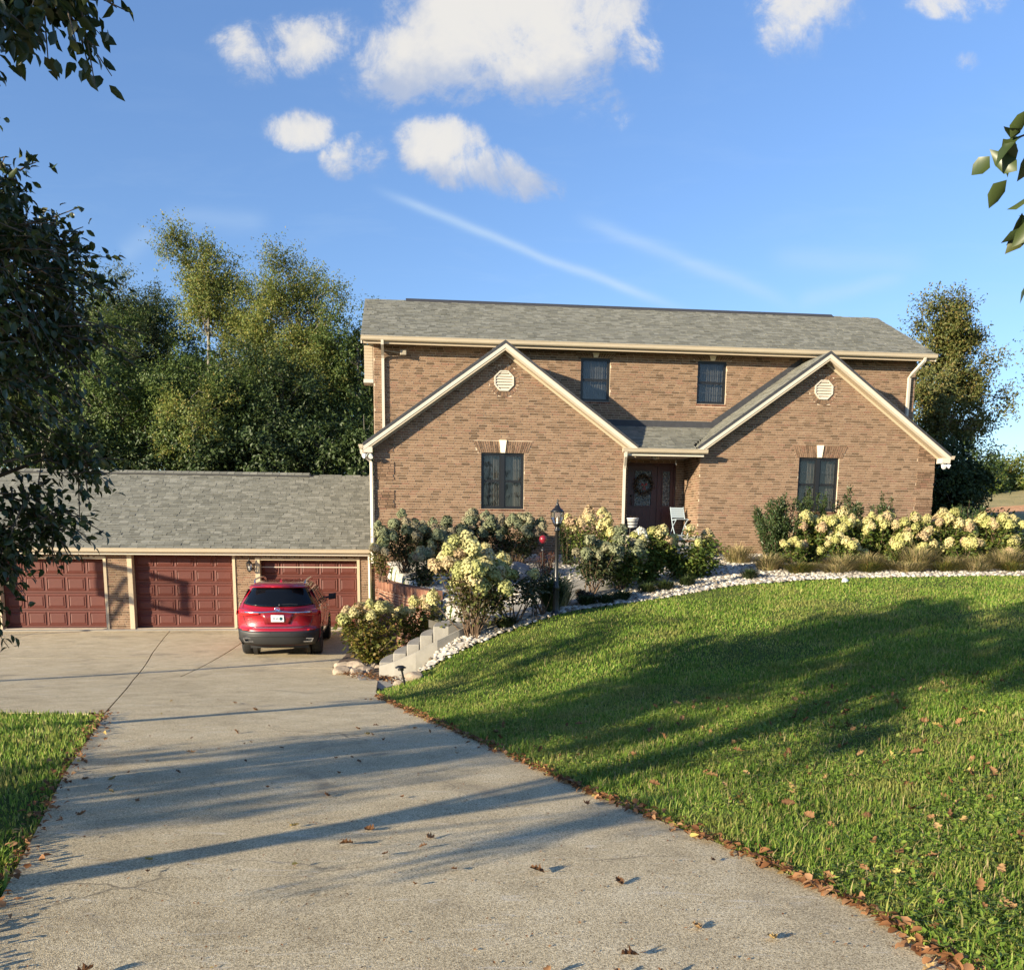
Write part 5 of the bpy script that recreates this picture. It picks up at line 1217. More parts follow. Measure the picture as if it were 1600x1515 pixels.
LEAF = {
 'pear': leaf_mat('pear_leaf', [(0,(.030,.048,.014)),(.5,(.042,.066,.018)),(.85,(.058,.078,.022)),(1,(.085,.085,.025))], .22, .38, .5),
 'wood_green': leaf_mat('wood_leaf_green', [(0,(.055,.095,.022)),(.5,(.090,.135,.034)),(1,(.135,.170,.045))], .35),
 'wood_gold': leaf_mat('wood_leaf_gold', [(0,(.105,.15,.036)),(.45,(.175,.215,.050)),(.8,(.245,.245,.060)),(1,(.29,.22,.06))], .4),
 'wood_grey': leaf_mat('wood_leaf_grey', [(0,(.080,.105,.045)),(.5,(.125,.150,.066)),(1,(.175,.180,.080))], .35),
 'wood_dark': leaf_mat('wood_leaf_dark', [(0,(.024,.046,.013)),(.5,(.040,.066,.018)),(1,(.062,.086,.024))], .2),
 'bronze': leaf_mat('oak_leaf_bronze', [(0,(.070,.095,.026)),(.4,(.120,.135,.036)),(.75,(.160,.150,.042)),(1,(.20,.145,.046))], .32),
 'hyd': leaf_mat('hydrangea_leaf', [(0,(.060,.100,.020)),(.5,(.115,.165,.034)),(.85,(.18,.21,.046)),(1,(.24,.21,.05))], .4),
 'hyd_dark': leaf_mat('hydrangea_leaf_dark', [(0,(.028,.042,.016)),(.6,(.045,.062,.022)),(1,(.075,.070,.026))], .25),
 'hyd_bronze': leaf_mat('hydrangea_leaf_bronze', [(0,(.055,.038,.018)),(.3,(.075,.060,.024)),(.6,(.095,.115,.028)),(1,(.17,.18,.042))], .38),
 'hyd_yellow': leaf_mat('hydrangea_leaf_yellow', [(0,(.075,.095,.020)),(.4,(.125,.135,.026)),(.8,(.19,.165,.03)),(1,(.22,.13,.035))], .4),
 'laurel': leaf_mat('laurel_leaf', [(0,(.030,.055,.020)),(.5,(.050,.080,.028)),(1,(.085,.115,.040))], .2, .35),
 'redleaf': leaf_mat('red_leaf', [(0,(.075,.020,.014)),(.5,(.12,.032,.018)),(1,(.10,.060,.022))], .3),
 'tangrass': leaf_mat('tan_grass', [(0,(.12,.15,.045)),(.3,(.26,.23,.09)),(.7,(.45,.35,.17)),(1,(.56,.45,.25))], .35, .7, .2),
 'liriope': leaf_mat('dark_grass', [(0,(.025,.045,.014)),(.6,(.045,.070,.020)),(1,(.085,.095,.03))], .25),
 'lawn': leaf_mat('lawn_blade', [(0,(.095,.185,.024)),(.35,(.170,.285,.038)),(.65,(.245,.355,.058)),(.86,(.37,.39,.09)),(.95,(.40,.35,.13)),(1,(.46,.39,.17))], .45, .55, .25, patch=(.40,.32,.12)),
 'clover': leaf_mat('clover_leaf', [(0,(.13,.21,.030)),(.5,(.20,.29,.045)),(1,(.29,.34,.07))], .4, .5, .25),
 'fallen': leaf_mat('fallen_leaf', [(0,(.13,.055,.024)),(.35,(.22,.10,.042)),(.7,(.31,.155,.072)),(.9,(.37,.21,.11)),(1,(.42,.33,.10))], .25, .7, .2),
 'fallen1': leaf_mat('fallen_leaf_single', [(0,(.12,.06,.03)),(.35,(.20,.10,.045)),(.7,(.30,.165,.08)),(.88,(.38,.25,.12)),(1,(.48,.38,.12))], .25, .7, .2, by='object'),
}
def crown_clusters(n, center, rad, seed, shell=.55, holes=.0, pw=1.0):
    """cluster centres through an ellipsoid-like envelope with an uneven outline"""
    r = np.random.default_rng(seed); out = []
    ph = r.uniform(0, 6.28, (6,)); 
    while len(out) < n:
        d = unit(r.normal(size=3)); a = math.atan2(d[1], d[0]); e = math.asin(d[2])
        lump = 1+.11*math.sin(3*a+ph[0]+2*e)+.09*math.sin(5*a+ph[1]-4*e)+.08*math.sin(7*e+ph[2]+a)
        k = (shell+(1-shell)*r.random())**pw if r.random() < .75 else r.random()**.5*shell
        box = 1/(np.abs(d)**4).sum()**.25; out.append(np.array(center)+d*np.array(rad)*k*lump*(.45+.55*box))
    return np.array(out)
def tree(name, label, base, h, center, rad, ncl, nleaf, leaf, lmat, bark, seed, trunk_r=.2, group=None, clr=.6, fine=False, cat='tree', shell=.55, hang=0.0, limbs=True, extra=None, multi=1, lw=.55):
    r = np.random.default_rng(seed); z0 = base[2]
    o = thing(name, label, cat, base, 0, group); B = np.array(base)
    cc = crown_clusters(ncl, center, rad, seed+1, shell)
    if extra is not None: cc = np.concatenate([cc, extra])
    mb = MB(); top = np.array([center[0], center[1], center[2]+rad[2]*.75])
    axis = []
    for i in range(9):
        k = i/8; axis.append(B+(top-B)*np.array([k**1.3, k**1.3, k])+r.normal(size=3)*np.array([.06,.06,0])*h*.06*(0 if i == 0 else 1))
    mb.tube([Vector(p-B) for p in axis], [trunk_r*(1.25 if i == 0 else 1)*(1-.88*(i/8)) for i in range(9)], 10, cap=False)
    A = np.array(axis)
    if limbs:
        for c in cc:
            if r.random() > .8 and extra is None: continue
            zt = max(z0+.12*h, c[2]-(.35+.4*r.random())*np.hypot(*(c[:2]-A[4][:2]))-.3)
            i = np.argmin(np.abs(A[:,2]-zt)); s_ = A[i]
            mid = s_*.45+c*.55+np.array([0,0,.12*np.linalg.norm(c-s_)])+r.normal(size=3)*.08
            rr = max(.012, trunk_r*.32*(1-.75*i/8)); L_ = np.linalg.norm(c-s_)
            if fine:
                rr = min(rr, .012+.010*L_); pts = []; nb = 9; wob = np.cumsum(r.normal(size=(nb,3))*.018*L_, 0)
                for q_ in range(nb):
                    u_ = q_/(nb-1); pts.append(Vector(s_*(1-u_)**2+(mid+np.array([0,0,.10*L_]))*2*u_*(1-u_)+c*u_**2+wob[q_]*4*u_*(1-u_)-B))
                mb.tube(pts, [rr*(1-.85*q_/(nb-1)) for q_ in range(nb)], 6, cap=False)
            else: mb.tube([Vector(s_-B), Vector(s_*.75+mid*.25-B+r.normal(size=3)*.03*L_), Vector(mid-B), Vector(mid*.4+c*.6-B+r.normal(size=3)*.03*L_), Vector(c-B)], [rr, rr*.8, rr*.55, rr*.38, rr*.16], 5, cap=False)
    mb.build('trunk', bark, o)
    # leaves gathered on twigs round every cluster centre
    parts = []
    sz = r.uniform(.55, 1.25, len(cc)); cnt = np.maximum(3, (nleaf/len(cc)*sz**2).astype(int))
    P = []; D = []; tw = MB()
    for c, s_, k in zip(cc, sz, cnt):
        nt = max(2, k//14)
        out_d = unit((c-np.array(center))/np.array(rad)+1e-6)
        for j in range(nt):
            d = unit(out_d*.6+r.normal(size=3)*.75+np.array([0,0,.25-hang])); Lt = clr*s_*r.uniform(.6,1.5)
            m_ = max(1, k//nt); q = r.random(m_)[:,None]; st = c+r.normal(size=3)*clr*.18
            curve = np.array([0,0,-hang*.5])*(q**2)*Lt
            P.append(st+d*Lt*q+curve+r.normal(size=(m_,3))*leaf*.55)
            D.append(unit(d*.6+r.normal(size=(m_,3))*.8+np.array([0,0,-.15-hang])))
            if fine: tw.tube([Vector(st-B), Vector(st+d*Lt*.5+np.array([0,0,-hang*.12])*Lt-B), Vector(st+d*Lt+np.array([0,0,-hang*.5])*Lt-B)], [.007,.005,.003], 4, cap=False)
    P = np.concatenate(P); D = np.concatenate(D); n = len(P)
    UPV = None if fine else unit((P-np.array(center))/np.array(rad))*.9+np.array([0,0,.55])+r.normal(size=(n,3))*.25
    V, F = leaf_arr(P-B, D, leaf*r.uniform(.7,1.25,n), leaf*lw*r.uniform(.8,1.2,n), UPV, fine, .3, .12, seed)
    link('crown', mesh_np('crown', V, F, [LEAF[lmat]]), o)
    if fine and tw.v: tag(tw.build('twigs', bark, o), kind='stuff')
    return o
# woodland behind the garage and trees beyond the house -----------------------------
def wt(u, vtop, vbot, y, wpx):   # picture extents of a far tree -> world centre and radii at distance y
    def at(u_, v_):
        d = _r2*((u_-800)/FPX)+_u2*(-(v_-1066)/FPX)+_fw; k = y/d.y; return d.x*k, EYE+d.z*k
    zt, zb2 = at(u, vtop)[1], at(u, vbot)[1]; x = at(u, (vtop+vbot)/2)[0]; rx = (at(u+wpx/2, (vtop+vbot)/2)[0]-x)
    return x, y, (zt+zb2)/2, rx, (zt-zb2)/2
def wood_tree(name, label, u, vtop, vbot, y, wpx, ncl, nleaf, leaf, lmat, seed, bark=None, gz=-1.3, **kw):
    x, y, zc, rx, rz = wt(u, vtop, vbot, y, wpx)
    return tree(name, label, (x, y, gz), zc+rz-gz, (x, y, zc), (rx, rx*.95, rz), ncl, nleaf, leaf, lmat, bark or M_greybark, seed, **kw)
WG = 'trees in the wood behind the garage'
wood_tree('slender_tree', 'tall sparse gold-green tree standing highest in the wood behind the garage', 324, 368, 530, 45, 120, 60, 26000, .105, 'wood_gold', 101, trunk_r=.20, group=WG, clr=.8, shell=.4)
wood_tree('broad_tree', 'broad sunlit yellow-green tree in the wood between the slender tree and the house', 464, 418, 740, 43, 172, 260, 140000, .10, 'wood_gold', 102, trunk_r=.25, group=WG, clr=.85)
wood_tree('ash_tree', 'pale grey-green tree in the wood rising just beyond the dark pear tree', 190, 440, 720, 46, 150, 180, 90000, .11, 'wood_grey', 103, trunk_r=.25, group=WG, clr=.85)
wood_tree('wood_tree', 'dark green tree in the wood right behind the left garage door roof', 165, 500, 745, 38, 170, 110, 36000, .13, 'wood_green', 104, group=WG, clr=.8)
wood_tree('wood_tree', 'low shaded green tree in the wood below the tall slender tree', 318, 575, 745, 38, 180, 120, 40000, .13, 'wood_green', 105, group=WG, clr=.8)
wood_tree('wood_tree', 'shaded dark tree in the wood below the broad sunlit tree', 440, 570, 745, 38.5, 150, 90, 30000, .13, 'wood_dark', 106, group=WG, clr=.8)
wood_tree('wood_tree', 'dark green tree in the wood touching the left end of the house roof', 560, 485, 745, 42, 120, 90, 30000, .13, 'wood_green', 107, group=WG, clr=.8)
wood_tree('wood_tree', 'tree in the wood mostly hidden behind the dark pear tree', 60, 440, 740, 44, 170, 70, 12000, .18, 'wood_green', 108, group=WG, clr=.85)
wood_tree('wood_tree', 'mid-green rounded tree in the wood filling in left of the tall slender tree', 262, 452, 745, 47.5, 120, 110, 44000, .115, 'wood_green', 112, group=WG, clr=.85)
wood_tree('wood_tree', 'mid-green rounded tree in the wood between the slender tree and the broad one', 392, 462, 745, 47.5, 116, 110, 44000, .115, 'wood_grey', 113, group=WG, clr=.85)
wood_tree('sapling', 'small sunlit yellowish sapling in the shade of the wood above the garage ridge', 300, 610, 705, 35.5, 95, 30, 5000, .11, 'wood_gold', 109, trunk_r=.05, group=WG, clr=.6)
UB = ['undergrowth bush above the roof end hidden by the pear tree', 'undergrowth bush above the ridge right beside the pear tree', 'undergrowth bush above the ridge left of the yellow sapling', 'undergrowth bush right behind the yellow sapling', 'undergrowth bush above the ridge below the broad sunlit tree', 'undergrowth bush above the right end of the garage ridge vent', 'undergrowth bush between the garage ridge and the house corner']
for i, (u, vt, wpx) in enumerate([(30,600,150),(130,640,130),(230,650,140),(330,655,130),(420,640,140),(500,650,120),(570,630,90)]):
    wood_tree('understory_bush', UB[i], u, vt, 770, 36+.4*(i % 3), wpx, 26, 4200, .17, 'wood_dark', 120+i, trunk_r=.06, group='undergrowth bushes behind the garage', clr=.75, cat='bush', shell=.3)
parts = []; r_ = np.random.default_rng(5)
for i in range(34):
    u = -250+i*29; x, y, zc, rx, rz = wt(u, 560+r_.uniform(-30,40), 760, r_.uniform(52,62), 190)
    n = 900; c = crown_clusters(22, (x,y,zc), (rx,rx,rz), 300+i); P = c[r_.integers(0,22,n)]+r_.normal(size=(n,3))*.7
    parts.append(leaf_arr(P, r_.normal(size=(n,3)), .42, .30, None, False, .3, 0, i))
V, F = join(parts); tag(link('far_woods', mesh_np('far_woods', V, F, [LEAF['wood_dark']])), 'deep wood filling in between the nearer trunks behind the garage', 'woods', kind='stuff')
wood_tree('oak_tree', 'tall bronze-green tree standing behind the right end of the house', 1478, 480, 720, 38, 116, 130, 56000, .115, 'bronze', 131, gz=1.6, trunk_r=.26, clr=.62, shell=.5, extra=np.array([[19.3,38,6.6],[19.2,38,4.8],[19.4,38,7.1]]))
wood_tree('evergreen_tree', 'dark glossy evergreen at the right corner of the house below the tall tree', 1494, 690, 880, 31.5, 105, 70, 26000, .12, 'wood_dark', 132, gz=1.0, trunk_r=.10, clr=.5, shell=.4)
wood_tree('bare_tree', 'thin nearly bare tree at the right picture edge above the field', 1655, 480, 700, 40, 165, 60, 900, .12, 'wood_green', 133, gz=2.2, trunk_r=.09, clr=.6)
for i, (u, vt, wpx, y) in enumerate([(1545,722,60,60),(1575,716,50,62),(1610,722,70,61),(1665,715,80,62),(1512,740,50,60)]):
    wood_tree('field_shrub', ['bushy green shrub on the hill crest beside the evergreen','bushy green shrub on the hill crest above the clay bank','bushy green shrub on the hill crest at the picture edge','hill shrub outside the picture edge','hill shrub half hidden by the evergreen'][i], u, vt, 790, y, wpx, 26, 5200, .22, 'wood_gold' if i % 2 else 'hyd', 140+i, gz=H1((u-800)*y/FPX, y)-.3, trunk_r=.06, group='shrubs on the hill crest', clr=.7, cat='shrub', shell=.3)
# pear trees along the drive: the dark one in view, and its row-mates whose shade falls on the drive and lawn
PX = np.array([[-4.25,8.6,1.75],[-4.6,8.4,1.35],[-4.9,8.3,1.0],[-4.7,8.2,1.5],[-4.1,8.8,2.2],[-4.35,8.7,1.75],[-4.2,8.8,3.4],[-4.35,8.9,4.1],[-4.5,8.8,4.6],[-4.8,8.6,5.0],[-4.95,8.2,1.05],[-4.3,8.5,2.6],[-4.25,8.6,3.0],[-4.2,8.6,2.3],[-4.6,8.2,2.8],[-4.7,8.2,3.6],[-4.9,8.1,4.3],[-4.6,8.3,1.6],[-5.2,7.9,2.2],[-5.2,7.9,3.2],[-5.0,8.0,1.3],[-5.3,8,4.0]]+[[-5.3+.9*math.sin(i*2.4), 8.6+.8*math.sin(i*1.7), 1.35+3.4*((i*.618) % 1)] for i in range(70)])
PX = np.array([0,0,EYE])+(PX-np.array([0,0,EYE]))*.80
tree('pear_tree', 'dark leafy pear tree overhanging the garage at the left picture edge', (-5.4, 6.05, -.45), 5.0, (-5.1, 6.0, 2.5), (1.95, 1.55, 1.45), 170, 52000, .072, 'pear', M_bark, 201, .15, None, .36, True, hang=.4, extra=PX)
tree('pear_tree', 'slim pear tree out of view beyond the overhanging one', (-8.6, 8.1, -.6), 4.0, (-8.5, 8.1, 2.3), (1.2, 1.1, 1.1), 34, 2600, .11, 'pear', M_bark, 213, .14, None, .4, hang=.3)
limb = np.array([[-2.95,5.6,4.62],[-2.78,5.4,4.55],[-3.1,5.4,4.8],[-3.3,5.6,4.6],[-3.25,5.5,4.95],[-3.5,5.6,4.75],[-2.62,5.35,4.50],[-3.0,5.3,5.0],[-3.6,5.4,5.0],[-3.2,5.4,4.55],[-3.3,5.2,4.8],[-3.6,5.5,4.6],[-3.1,5.2,4.75],[-3.5,5.2,5.15],[-3.1,5.5,5.2],[-2.75,5.35,4.75],[-2.85,5.5,4.95],[-2.9,5.3,4.4]])+np.array([.17,0,-.06])
tree('pear_tree', 'pear tree whose leafy bough hangs in at the top left of the picture', (-7.6, .8, .05), 6.4, (-7.3, .9, 4.25), (1.7, 1.7, 1.9), 70, 24000, .088, 'pear', M_bark, 203, .17, None, .32, True, hang=.4, extra=limb)
tree('pear_tree', 'pear tree behind the viewer shading the lower drive', (-7.6, -8.8, .6), 6.6, (-7.5, -8.7, 4.8), (2.0, 2.0, 1.9), 40, 2600, .13, 'pear', M_bark, 205, .15, None, .45, hang=.3)
tree('pear_tree', 'pear tree whose bough tips hang in at the right picture edge', (4.6, .6, .0), 6.0, (4.7, .5, 4.0), (1.9, 1.7, 1.9), 34, 2000, .10, 'pear', M_bark, 207, .13, None, .24, True, hang=.5, extra=np.array([[1.80,3.10,2.74],[1.86,3.1,2.60],[1.90,3.1,2.84]]))
tree('pear_tree', 'pear tree of the second row out of view on the left', (-13.1, -.9, -.2), 4.6, (-13.0, -.9, 3.0), (1.8, 1.8, 1.05), 60, 5000, .13, 'pear', M_bark, 211, .15, None, .45, hang=.3)
tree('tall_tree', 'tall tree out of view on the left shading the hydrangeas', (-17.2, 9.7, -1.2), 7.2, (-17.1, 9.7, 5.3), (1.5, 1.5, 1.8), 46, 4200, .17, 'wood_green', M_bark, 209, .16, None, .5)
# basketball goal out of view to the left, its shadow falling on the garage doors
def shadow_src(u, v, t, z):
    a = (u-800)/FPX; b = -(v-1066)/FPX; d = _r2*a+_u2*b+_fw; k = (T0+t)/NY.dot(d); P = d*k+Vector((0,0,EYE)); return P-sdir*((z-P.z)/-sdir.z)
zb_ = 1.62; pr_, pl_ = shadow_src(297, 964, TG+.22, zb_), shadow_src(150, 930, TG+.22, zb_)
bd = (pl_-pr_); bw_ = bd.length; bd.normalize(); ang = math.atan2(bd.y, bd.x)
o = thing('basketball_goal', 'basketball goal beyond the left picture edge casting its board shadow on the doors', 'basketball goal', pr_, ang)
b = MB()
for z in (0,.91): b.box(0,bw_,-.02,.02,z,z+.14)
for x in (0,bw_-.16): b.box(x,x+.16,-.0195,.0195,.14,.91)
b.build('board_frame', M_black, o)
b = MB(); b.box(.16,bw_-.16,-.005,.005,.14,.91); b.build('backboard', M_cglass, o)
b = MB(); b.box(bw_/2-.3,bw_/2+.3,-.012,-.006,.12,.57); 
rm = MB(); rm.tube([(bw_/2+.23*math.cos(a*PI/12), -.30+.23*math.sin(a*PI/12)*1, .16) for a in range(25)], .010, 5); rm.box(bw_/2-.08,bw_/2+.08,-.09,-.021,.10,.2); rm.build('rim', plain_once('rim_orange', (.5,.12,.03)), o)
b = MB(); zp = -zb_-1.30; b.tube([(bw_/2,1.2,zp),(bw_/2,1.2,.1)], .07, 4, 0, True, False); b.tube([(bw_/2,1.2,.0),(bw_/2,.03,.75)], .05, 4, 0, True, False); b.tube([(bw_/2,1.2,-.5),(bw_/2,.03,.25)], .05, 4, 0, True, False); b.build('pole', M_black, o)
# ------------------------------------------------------------------ hydrangeas
def head_mesh(seed, nm='flower_head', rr=.082, hh=.15, nfl=170):
    r = np.random.default_rng(seed); P = []; Nn = []
    for i in range(nfl):
        z = r.random(); a = r.random()*6.28; R = rr*max(.05, 1-(1.75*z-.70)**2)**.5*(1-.18*z)*(1+.14*math.sin(a*3+seed+5*z)+.08*r.normal())
        P.append((R*math.cos(a), R*math.sin(a), (z-.3)*hh)); Nn.append((math.cos(a), math.sin(a), -.5+z*2.2))
    P = np.array(P); Nn = unit(np.array(Nn)+r.normal(size=(nfl,3))*.35)
    S = unit(np.cross(Nn, r.normal(size=(nfl,3)))); T = np.cross(Nn, S); w = r.uniform(.013,.020,nfl)[:,None]
    V = np.stack([P+S*w, P+T*w+Nn*.004, P-S*w, P-T*w+Nn*.004], 1).reshape(-1,3); F = (np.arange(nfl)*4)[:,None]+np.array([[0,1,2,3]])
    core = IV*np.array([rr*.72, rr*.72, hh*.42])+np.array([0,0,hh*.12]); cf = np.c_[IF, IF[:,2]]+len(V)
    me = bpy.data.meshes.new(nm); me.from_pydata(np.concatenate([V, core]).tolist(), [], F.tolist()+IF_off(len(V))); return me
def IF_off(n): return (IF+n).tolist()
def head_mat(nm, stops):
    m = leaf_mat(nm, stops, .3, .8, .15, by='object'); return m
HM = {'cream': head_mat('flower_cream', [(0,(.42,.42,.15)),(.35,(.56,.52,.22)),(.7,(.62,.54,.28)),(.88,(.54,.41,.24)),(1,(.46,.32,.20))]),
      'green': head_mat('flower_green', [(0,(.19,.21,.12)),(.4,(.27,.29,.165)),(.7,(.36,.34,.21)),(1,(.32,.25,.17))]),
      'yellow': head_mat('flower_yellow', [(0,(.40,.41,.16)),(.5,(.56,.52,.26)),(.8,(.60,.50,.30)),(1,(.47,.34,.20))]),
      'white': head_mat('flower_white', [(0,(.62,.60,.50)),(1,(.74,.72,.62))])}
HEADS = {k: [] for k in HM}
for k in HM:
    for s_ in range(4): me = head_mesh(10*s_+len(k)); me.materials.append(HM[k]); HEADS[k].append(me)
def hydrangea(x, y, h, rx, ry, nh, hk, lk, seed, label, group, nleaf=1500, leaf=.10, z=None, zlow=.35, hs=1.0, nst=14, spread=.35, bare=False, lean=(0,0), top=.62):
    r = np.random.default_rng(seed); z = H1(x, y) if z is None else z
    o = thing('hydrangea', label, 'shrub', (x, y, z), 0, group)
    st = MB(); tips = []
    for i in range(max(nst, nh)):
        a = r.uniform(0, 6.28); k = math.sqrt(r.random()); low = r.random() < (1-top)
        zz = h*(r.uniform(.80,1.0) if not low else r.uniform(zlow+.1,.8)); f = 1.0 if low else .80
        e_ = (1-.30*k*k) if not low else 1
        tip = np.array([rx*f*math.cos(a)*(k if not low else .75+.25*k)+lean[0]*zz/h, ry*f*math.sin(a)*(k if not low else .75+.25*k)+lean[1]*zz/h, zz*e_]); tips.append(tip)
        b0 = np.array([r.normal()*.07, r.normal()*.07, 0]); md = b0*.4+tip*.6; md[2] = tip[2]*.5; md[:2] *= .85
        st.tube([Vector(b0), Vector(md), Vector(tip)], [.012,.009,.005], 5, cap=False)
    st.build('stems', M_stem, o)
    T = np.array(tips); P = []; D = []
    for _ in range(nleaf):
        t = T[r.integers(len(T))]; k = r.uniform(zlow if not bare else max(zlow,.45), 1.0)
        p = t*np.array([k**.8, k**.8, k])+r.normal(size=3)*np.array([rx*.13, ry*.13, h*.05])
        P.append(p); d = r.normal(size=3); d[:2] += p[:2]/np.array([rx, ry])*1.0; d[2] = d[2]*.45-.1; D.append(d)
    V, F = leaf_arr(np.array(P), np.array(D), leaf*r.uniform(.6,1.2,nleaf), leaf*.5*r.uniform(.8,1.2,nleaf), None, False, .3, .15, seed)
    link('foliage', mesh_np('foliage', V, F, [LEAF[lk]]), o)
    order = np.argsort(-T[:,2]+r.normal(size=len(T))*h*.12)
    for i in order[:nh]:
        t = T[i]; q = link('flower_head', HEADS[hk][r.integers(4)], o, tuple(t+np.array([0,0,.04])), (r.normal()*.28+ -t[1]/ry*.35, r.normal()*.28+t[0]/rx*.35, r.uniform(0,6.28)))
        s_ = 1.5*hs*r.uniform(.75,1.2); q.scale = (s_, s_, s_*r.uniform(.9,1.15))
    return o
GH = 'hydrangeas in the left bed'; GR = 'hydrangeas in the right bed'
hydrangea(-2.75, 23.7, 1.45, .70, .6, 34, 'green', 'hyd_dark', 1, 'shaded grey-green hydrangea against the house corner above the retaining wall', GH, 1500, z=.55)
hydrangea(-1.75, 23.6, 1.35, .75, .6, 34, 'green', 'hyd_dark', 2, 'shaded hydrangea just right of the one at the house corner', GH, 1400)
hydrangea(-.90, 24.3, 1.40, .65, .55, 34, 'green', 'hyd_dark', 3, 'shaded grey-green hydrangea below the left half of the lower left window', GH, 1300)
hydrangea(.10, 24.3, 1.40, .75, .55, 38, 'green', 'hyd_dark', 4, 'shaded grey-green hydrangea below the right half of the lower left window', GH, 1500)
hydrangea(-3.25, 23.2, 1.0, .35, .35, 7, 'yellow', 'hyd_yellow', 5, 'small sunlit yellow hydrangea spilling over the end of the retaining wall', GH, 350, z=.35)
hydrangea(-.75, 17.35, 1.95, .85, .75, 42, 'yellow', 'hyd_bronze', 6, 'large leggy hydrangea with cream-yellow heads and bare stems beside the steps', GH, 1500, leaf=.11, z=-.5, zlow=.12, hs=1.15, bare=True, nst=30, top=.78, lean=(-.12,.1))
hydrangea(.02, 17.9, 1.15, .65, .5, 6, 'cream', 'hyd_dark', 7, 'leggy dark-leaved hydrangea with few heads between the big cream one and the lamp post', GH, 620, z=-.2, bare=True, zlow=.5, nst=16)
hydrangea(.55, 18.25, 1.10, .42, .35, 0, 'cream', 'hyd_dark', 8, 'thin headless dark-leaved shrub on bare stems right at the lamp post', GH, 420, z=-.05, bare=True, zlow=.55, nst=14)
hydrangea(-2.95, 19.0, 1.30, .85, .75, 14, 'yellow', 'hyd_yellow', 9, 'low yellow-green hydrangea beside the drive left of the steps', GH, 2300, leaf=.11, z=-1.14, zlow=.1, nst=26, top=.85)
hydrangea(-2.02, 19.7, 1.30, .50, .4, 8, 'cream', 'hyd_yellow', 10, 'small hydrangea tucked between retaining wall and steps', GH, 1100, z=-1.05, nst=10)
hydrangea(2.05, 23.9, 1.55, .75, .6, 24, 'cream', 'hyd', 11, 'hydrangea with pale heads behind the lamp post at the porch downspout', GH, 1300, z=.68)
hydrangea(1.75, 20.6, 1.30, .62, .5, 17, 'green', 'hyd_dark', 12, 'green-white hydrangea on bare stems right of the walkway', GH, 1100, leaf=.12, bare=True, zlow=.4)
hydrangea(2.45, 21.2, 1.30, .62, .5, 15, 'green', 'hyd', 13, 'greenish hydrangea in the middle of the row before the porch', GH, 1600, leaf=.12, zlow=.25)
hydrangea(3.20, 21.8, 1.30, .62, .5, 9, 'cream', 'hyd', 14, 'leafy hydrangea with few heads in front of the porch steps', GH, 2200, leaf=.12, zlow=.15)
hydrangea(4.25, 22.3, 1.25, .85, .6, 5, 'cream', 'hyd', 15, 'bright leafy hydrangea at the right end of the row before the porch', GH, 3400, leaf=.12, zlow=.1)
hydrangea(-.75, 21.9, .95, .60, .45, 14, 'cream', 'hyd_bronze', 17, 'low hydrangea with tan heads left of the grey boulder', GH, 1200, zlow=.1)
hydrangea(-2.1, 21.9, .80, .45, .4, 7, 'green', 'hyd_dark', 18, 'low shaded hydrangea behind the cap of the retaining wall', GH, 700, z=.33, zlow=.1)
o = hydrangea(3.05, 23.2, 1.05, .40, .3, 3, 'white', 'hyd', 16, 'small hydrangea with white heads just below the porch floor', GH, 300, hs=1.3)
for i, (x, y, h, rx, nh, lab) in enumerate([(7.75,24.2,1.30,.55,22,'first hydrangea of the right bed, nearest the evergreen shrub'),(8.6,24.2,1.32,.62,25,'second hydrangea of the right bed, below the lower right window'),(9.5,24.25,1.28,.62,24,'third hydrangea of the right bed, just past the lower right window'),(10.4,24.3,1.30,.62,25,'fourth hydrangea of the right bed, under the blank brick wall'),(11.3,24.3,1.35,.60,25,'fifth hydrangea of the right bed, at the right house corner'),(12.35,24.2,1.25,.62,24,'hydrangea beyond the house corner with dusty pink heads'),(13.15,24.4,1.35,.5,12,'last hydrangea of the right bed with big pale leaves')]):
    hydrangea(x, y, h, rx*1.1, .55, int(nh*1.35), 'cream', 'hyd', 30+i, lab, GR, 2400, leaf=.12, zlow=.08)
for i, (x, y, lab) in enumerate([(7.05,23.5,'low hydrangea with small heads at the left front of the right bed'),(8.35,23.5,'low hydrangea in front of the second one of the right bed'),(9.9,23.5,'low hydrangea in front of the tan grasses in mid right bed'),(11.35,23.45,'low hydrangea in front of the fifth one of the right bed')]):
    hydrangea(x, y, .72, .45, .35, 9, 'cream', 'hyd', 50+i, lab, GR, 420, hs=.85)
# evergreens and other shrubs ------------------------------------------------------
def shrub(name, label, x, y, h, rx, ry, n, leaf, lk, seed, up=.9, cat='shrub', group=None, z=None, spiky=0.0, lw=.36):
    r = np.random.default_rng(seed); z = H1(x, y) if z is None else z; o = thing(name, label, cat, (x, y, z), 0, group)
    st = MB(); ns = max(12, int(48*rx)); tips = []
    for i in range(ns):
        a = r.uniform(0,6.28); k = math.sqrt(r.random()); t = np.array([rx*k*math.cos(a), ry*k*math.sin(a), h*(1-.25*k*k)*r.uniform(.72,1.0+spiky)]); tips.append(t)
        st.tube([Vector((t[0]*.25,t[1]*.25,0)), Vector((t[0]*.75,t[1]*.75,t[2]*.5)), Vector(t)], [.012,.008,.003], 4, cap=False)
    st.build('stems', M_stem, o); T = np.array(tips); kk = r.random(n)**.7; t = T[r.integers(0,ns,n)]
    P = t*np.stack([.25+.75*kk**.8, .25+.75*kk**.8, kk], 1)+r.normal(size=(n,3))*np.array([rx*.07,ry*.07,.03])
    D = r.normal(size=(n,3))*.6+np.array([0,0,up])+t*np.array([.5/rx,.5/ry,0])
    V, F = leaf_arr(P, D, leaf*r.uniform(.7,1.2,n), leaf*lw*r.uniform(.8,1.2,n), None, False, .25, .1, seed)
    link('foliage', mesh_np('foliage', V, F, [LEAF[lk]]), o); return o
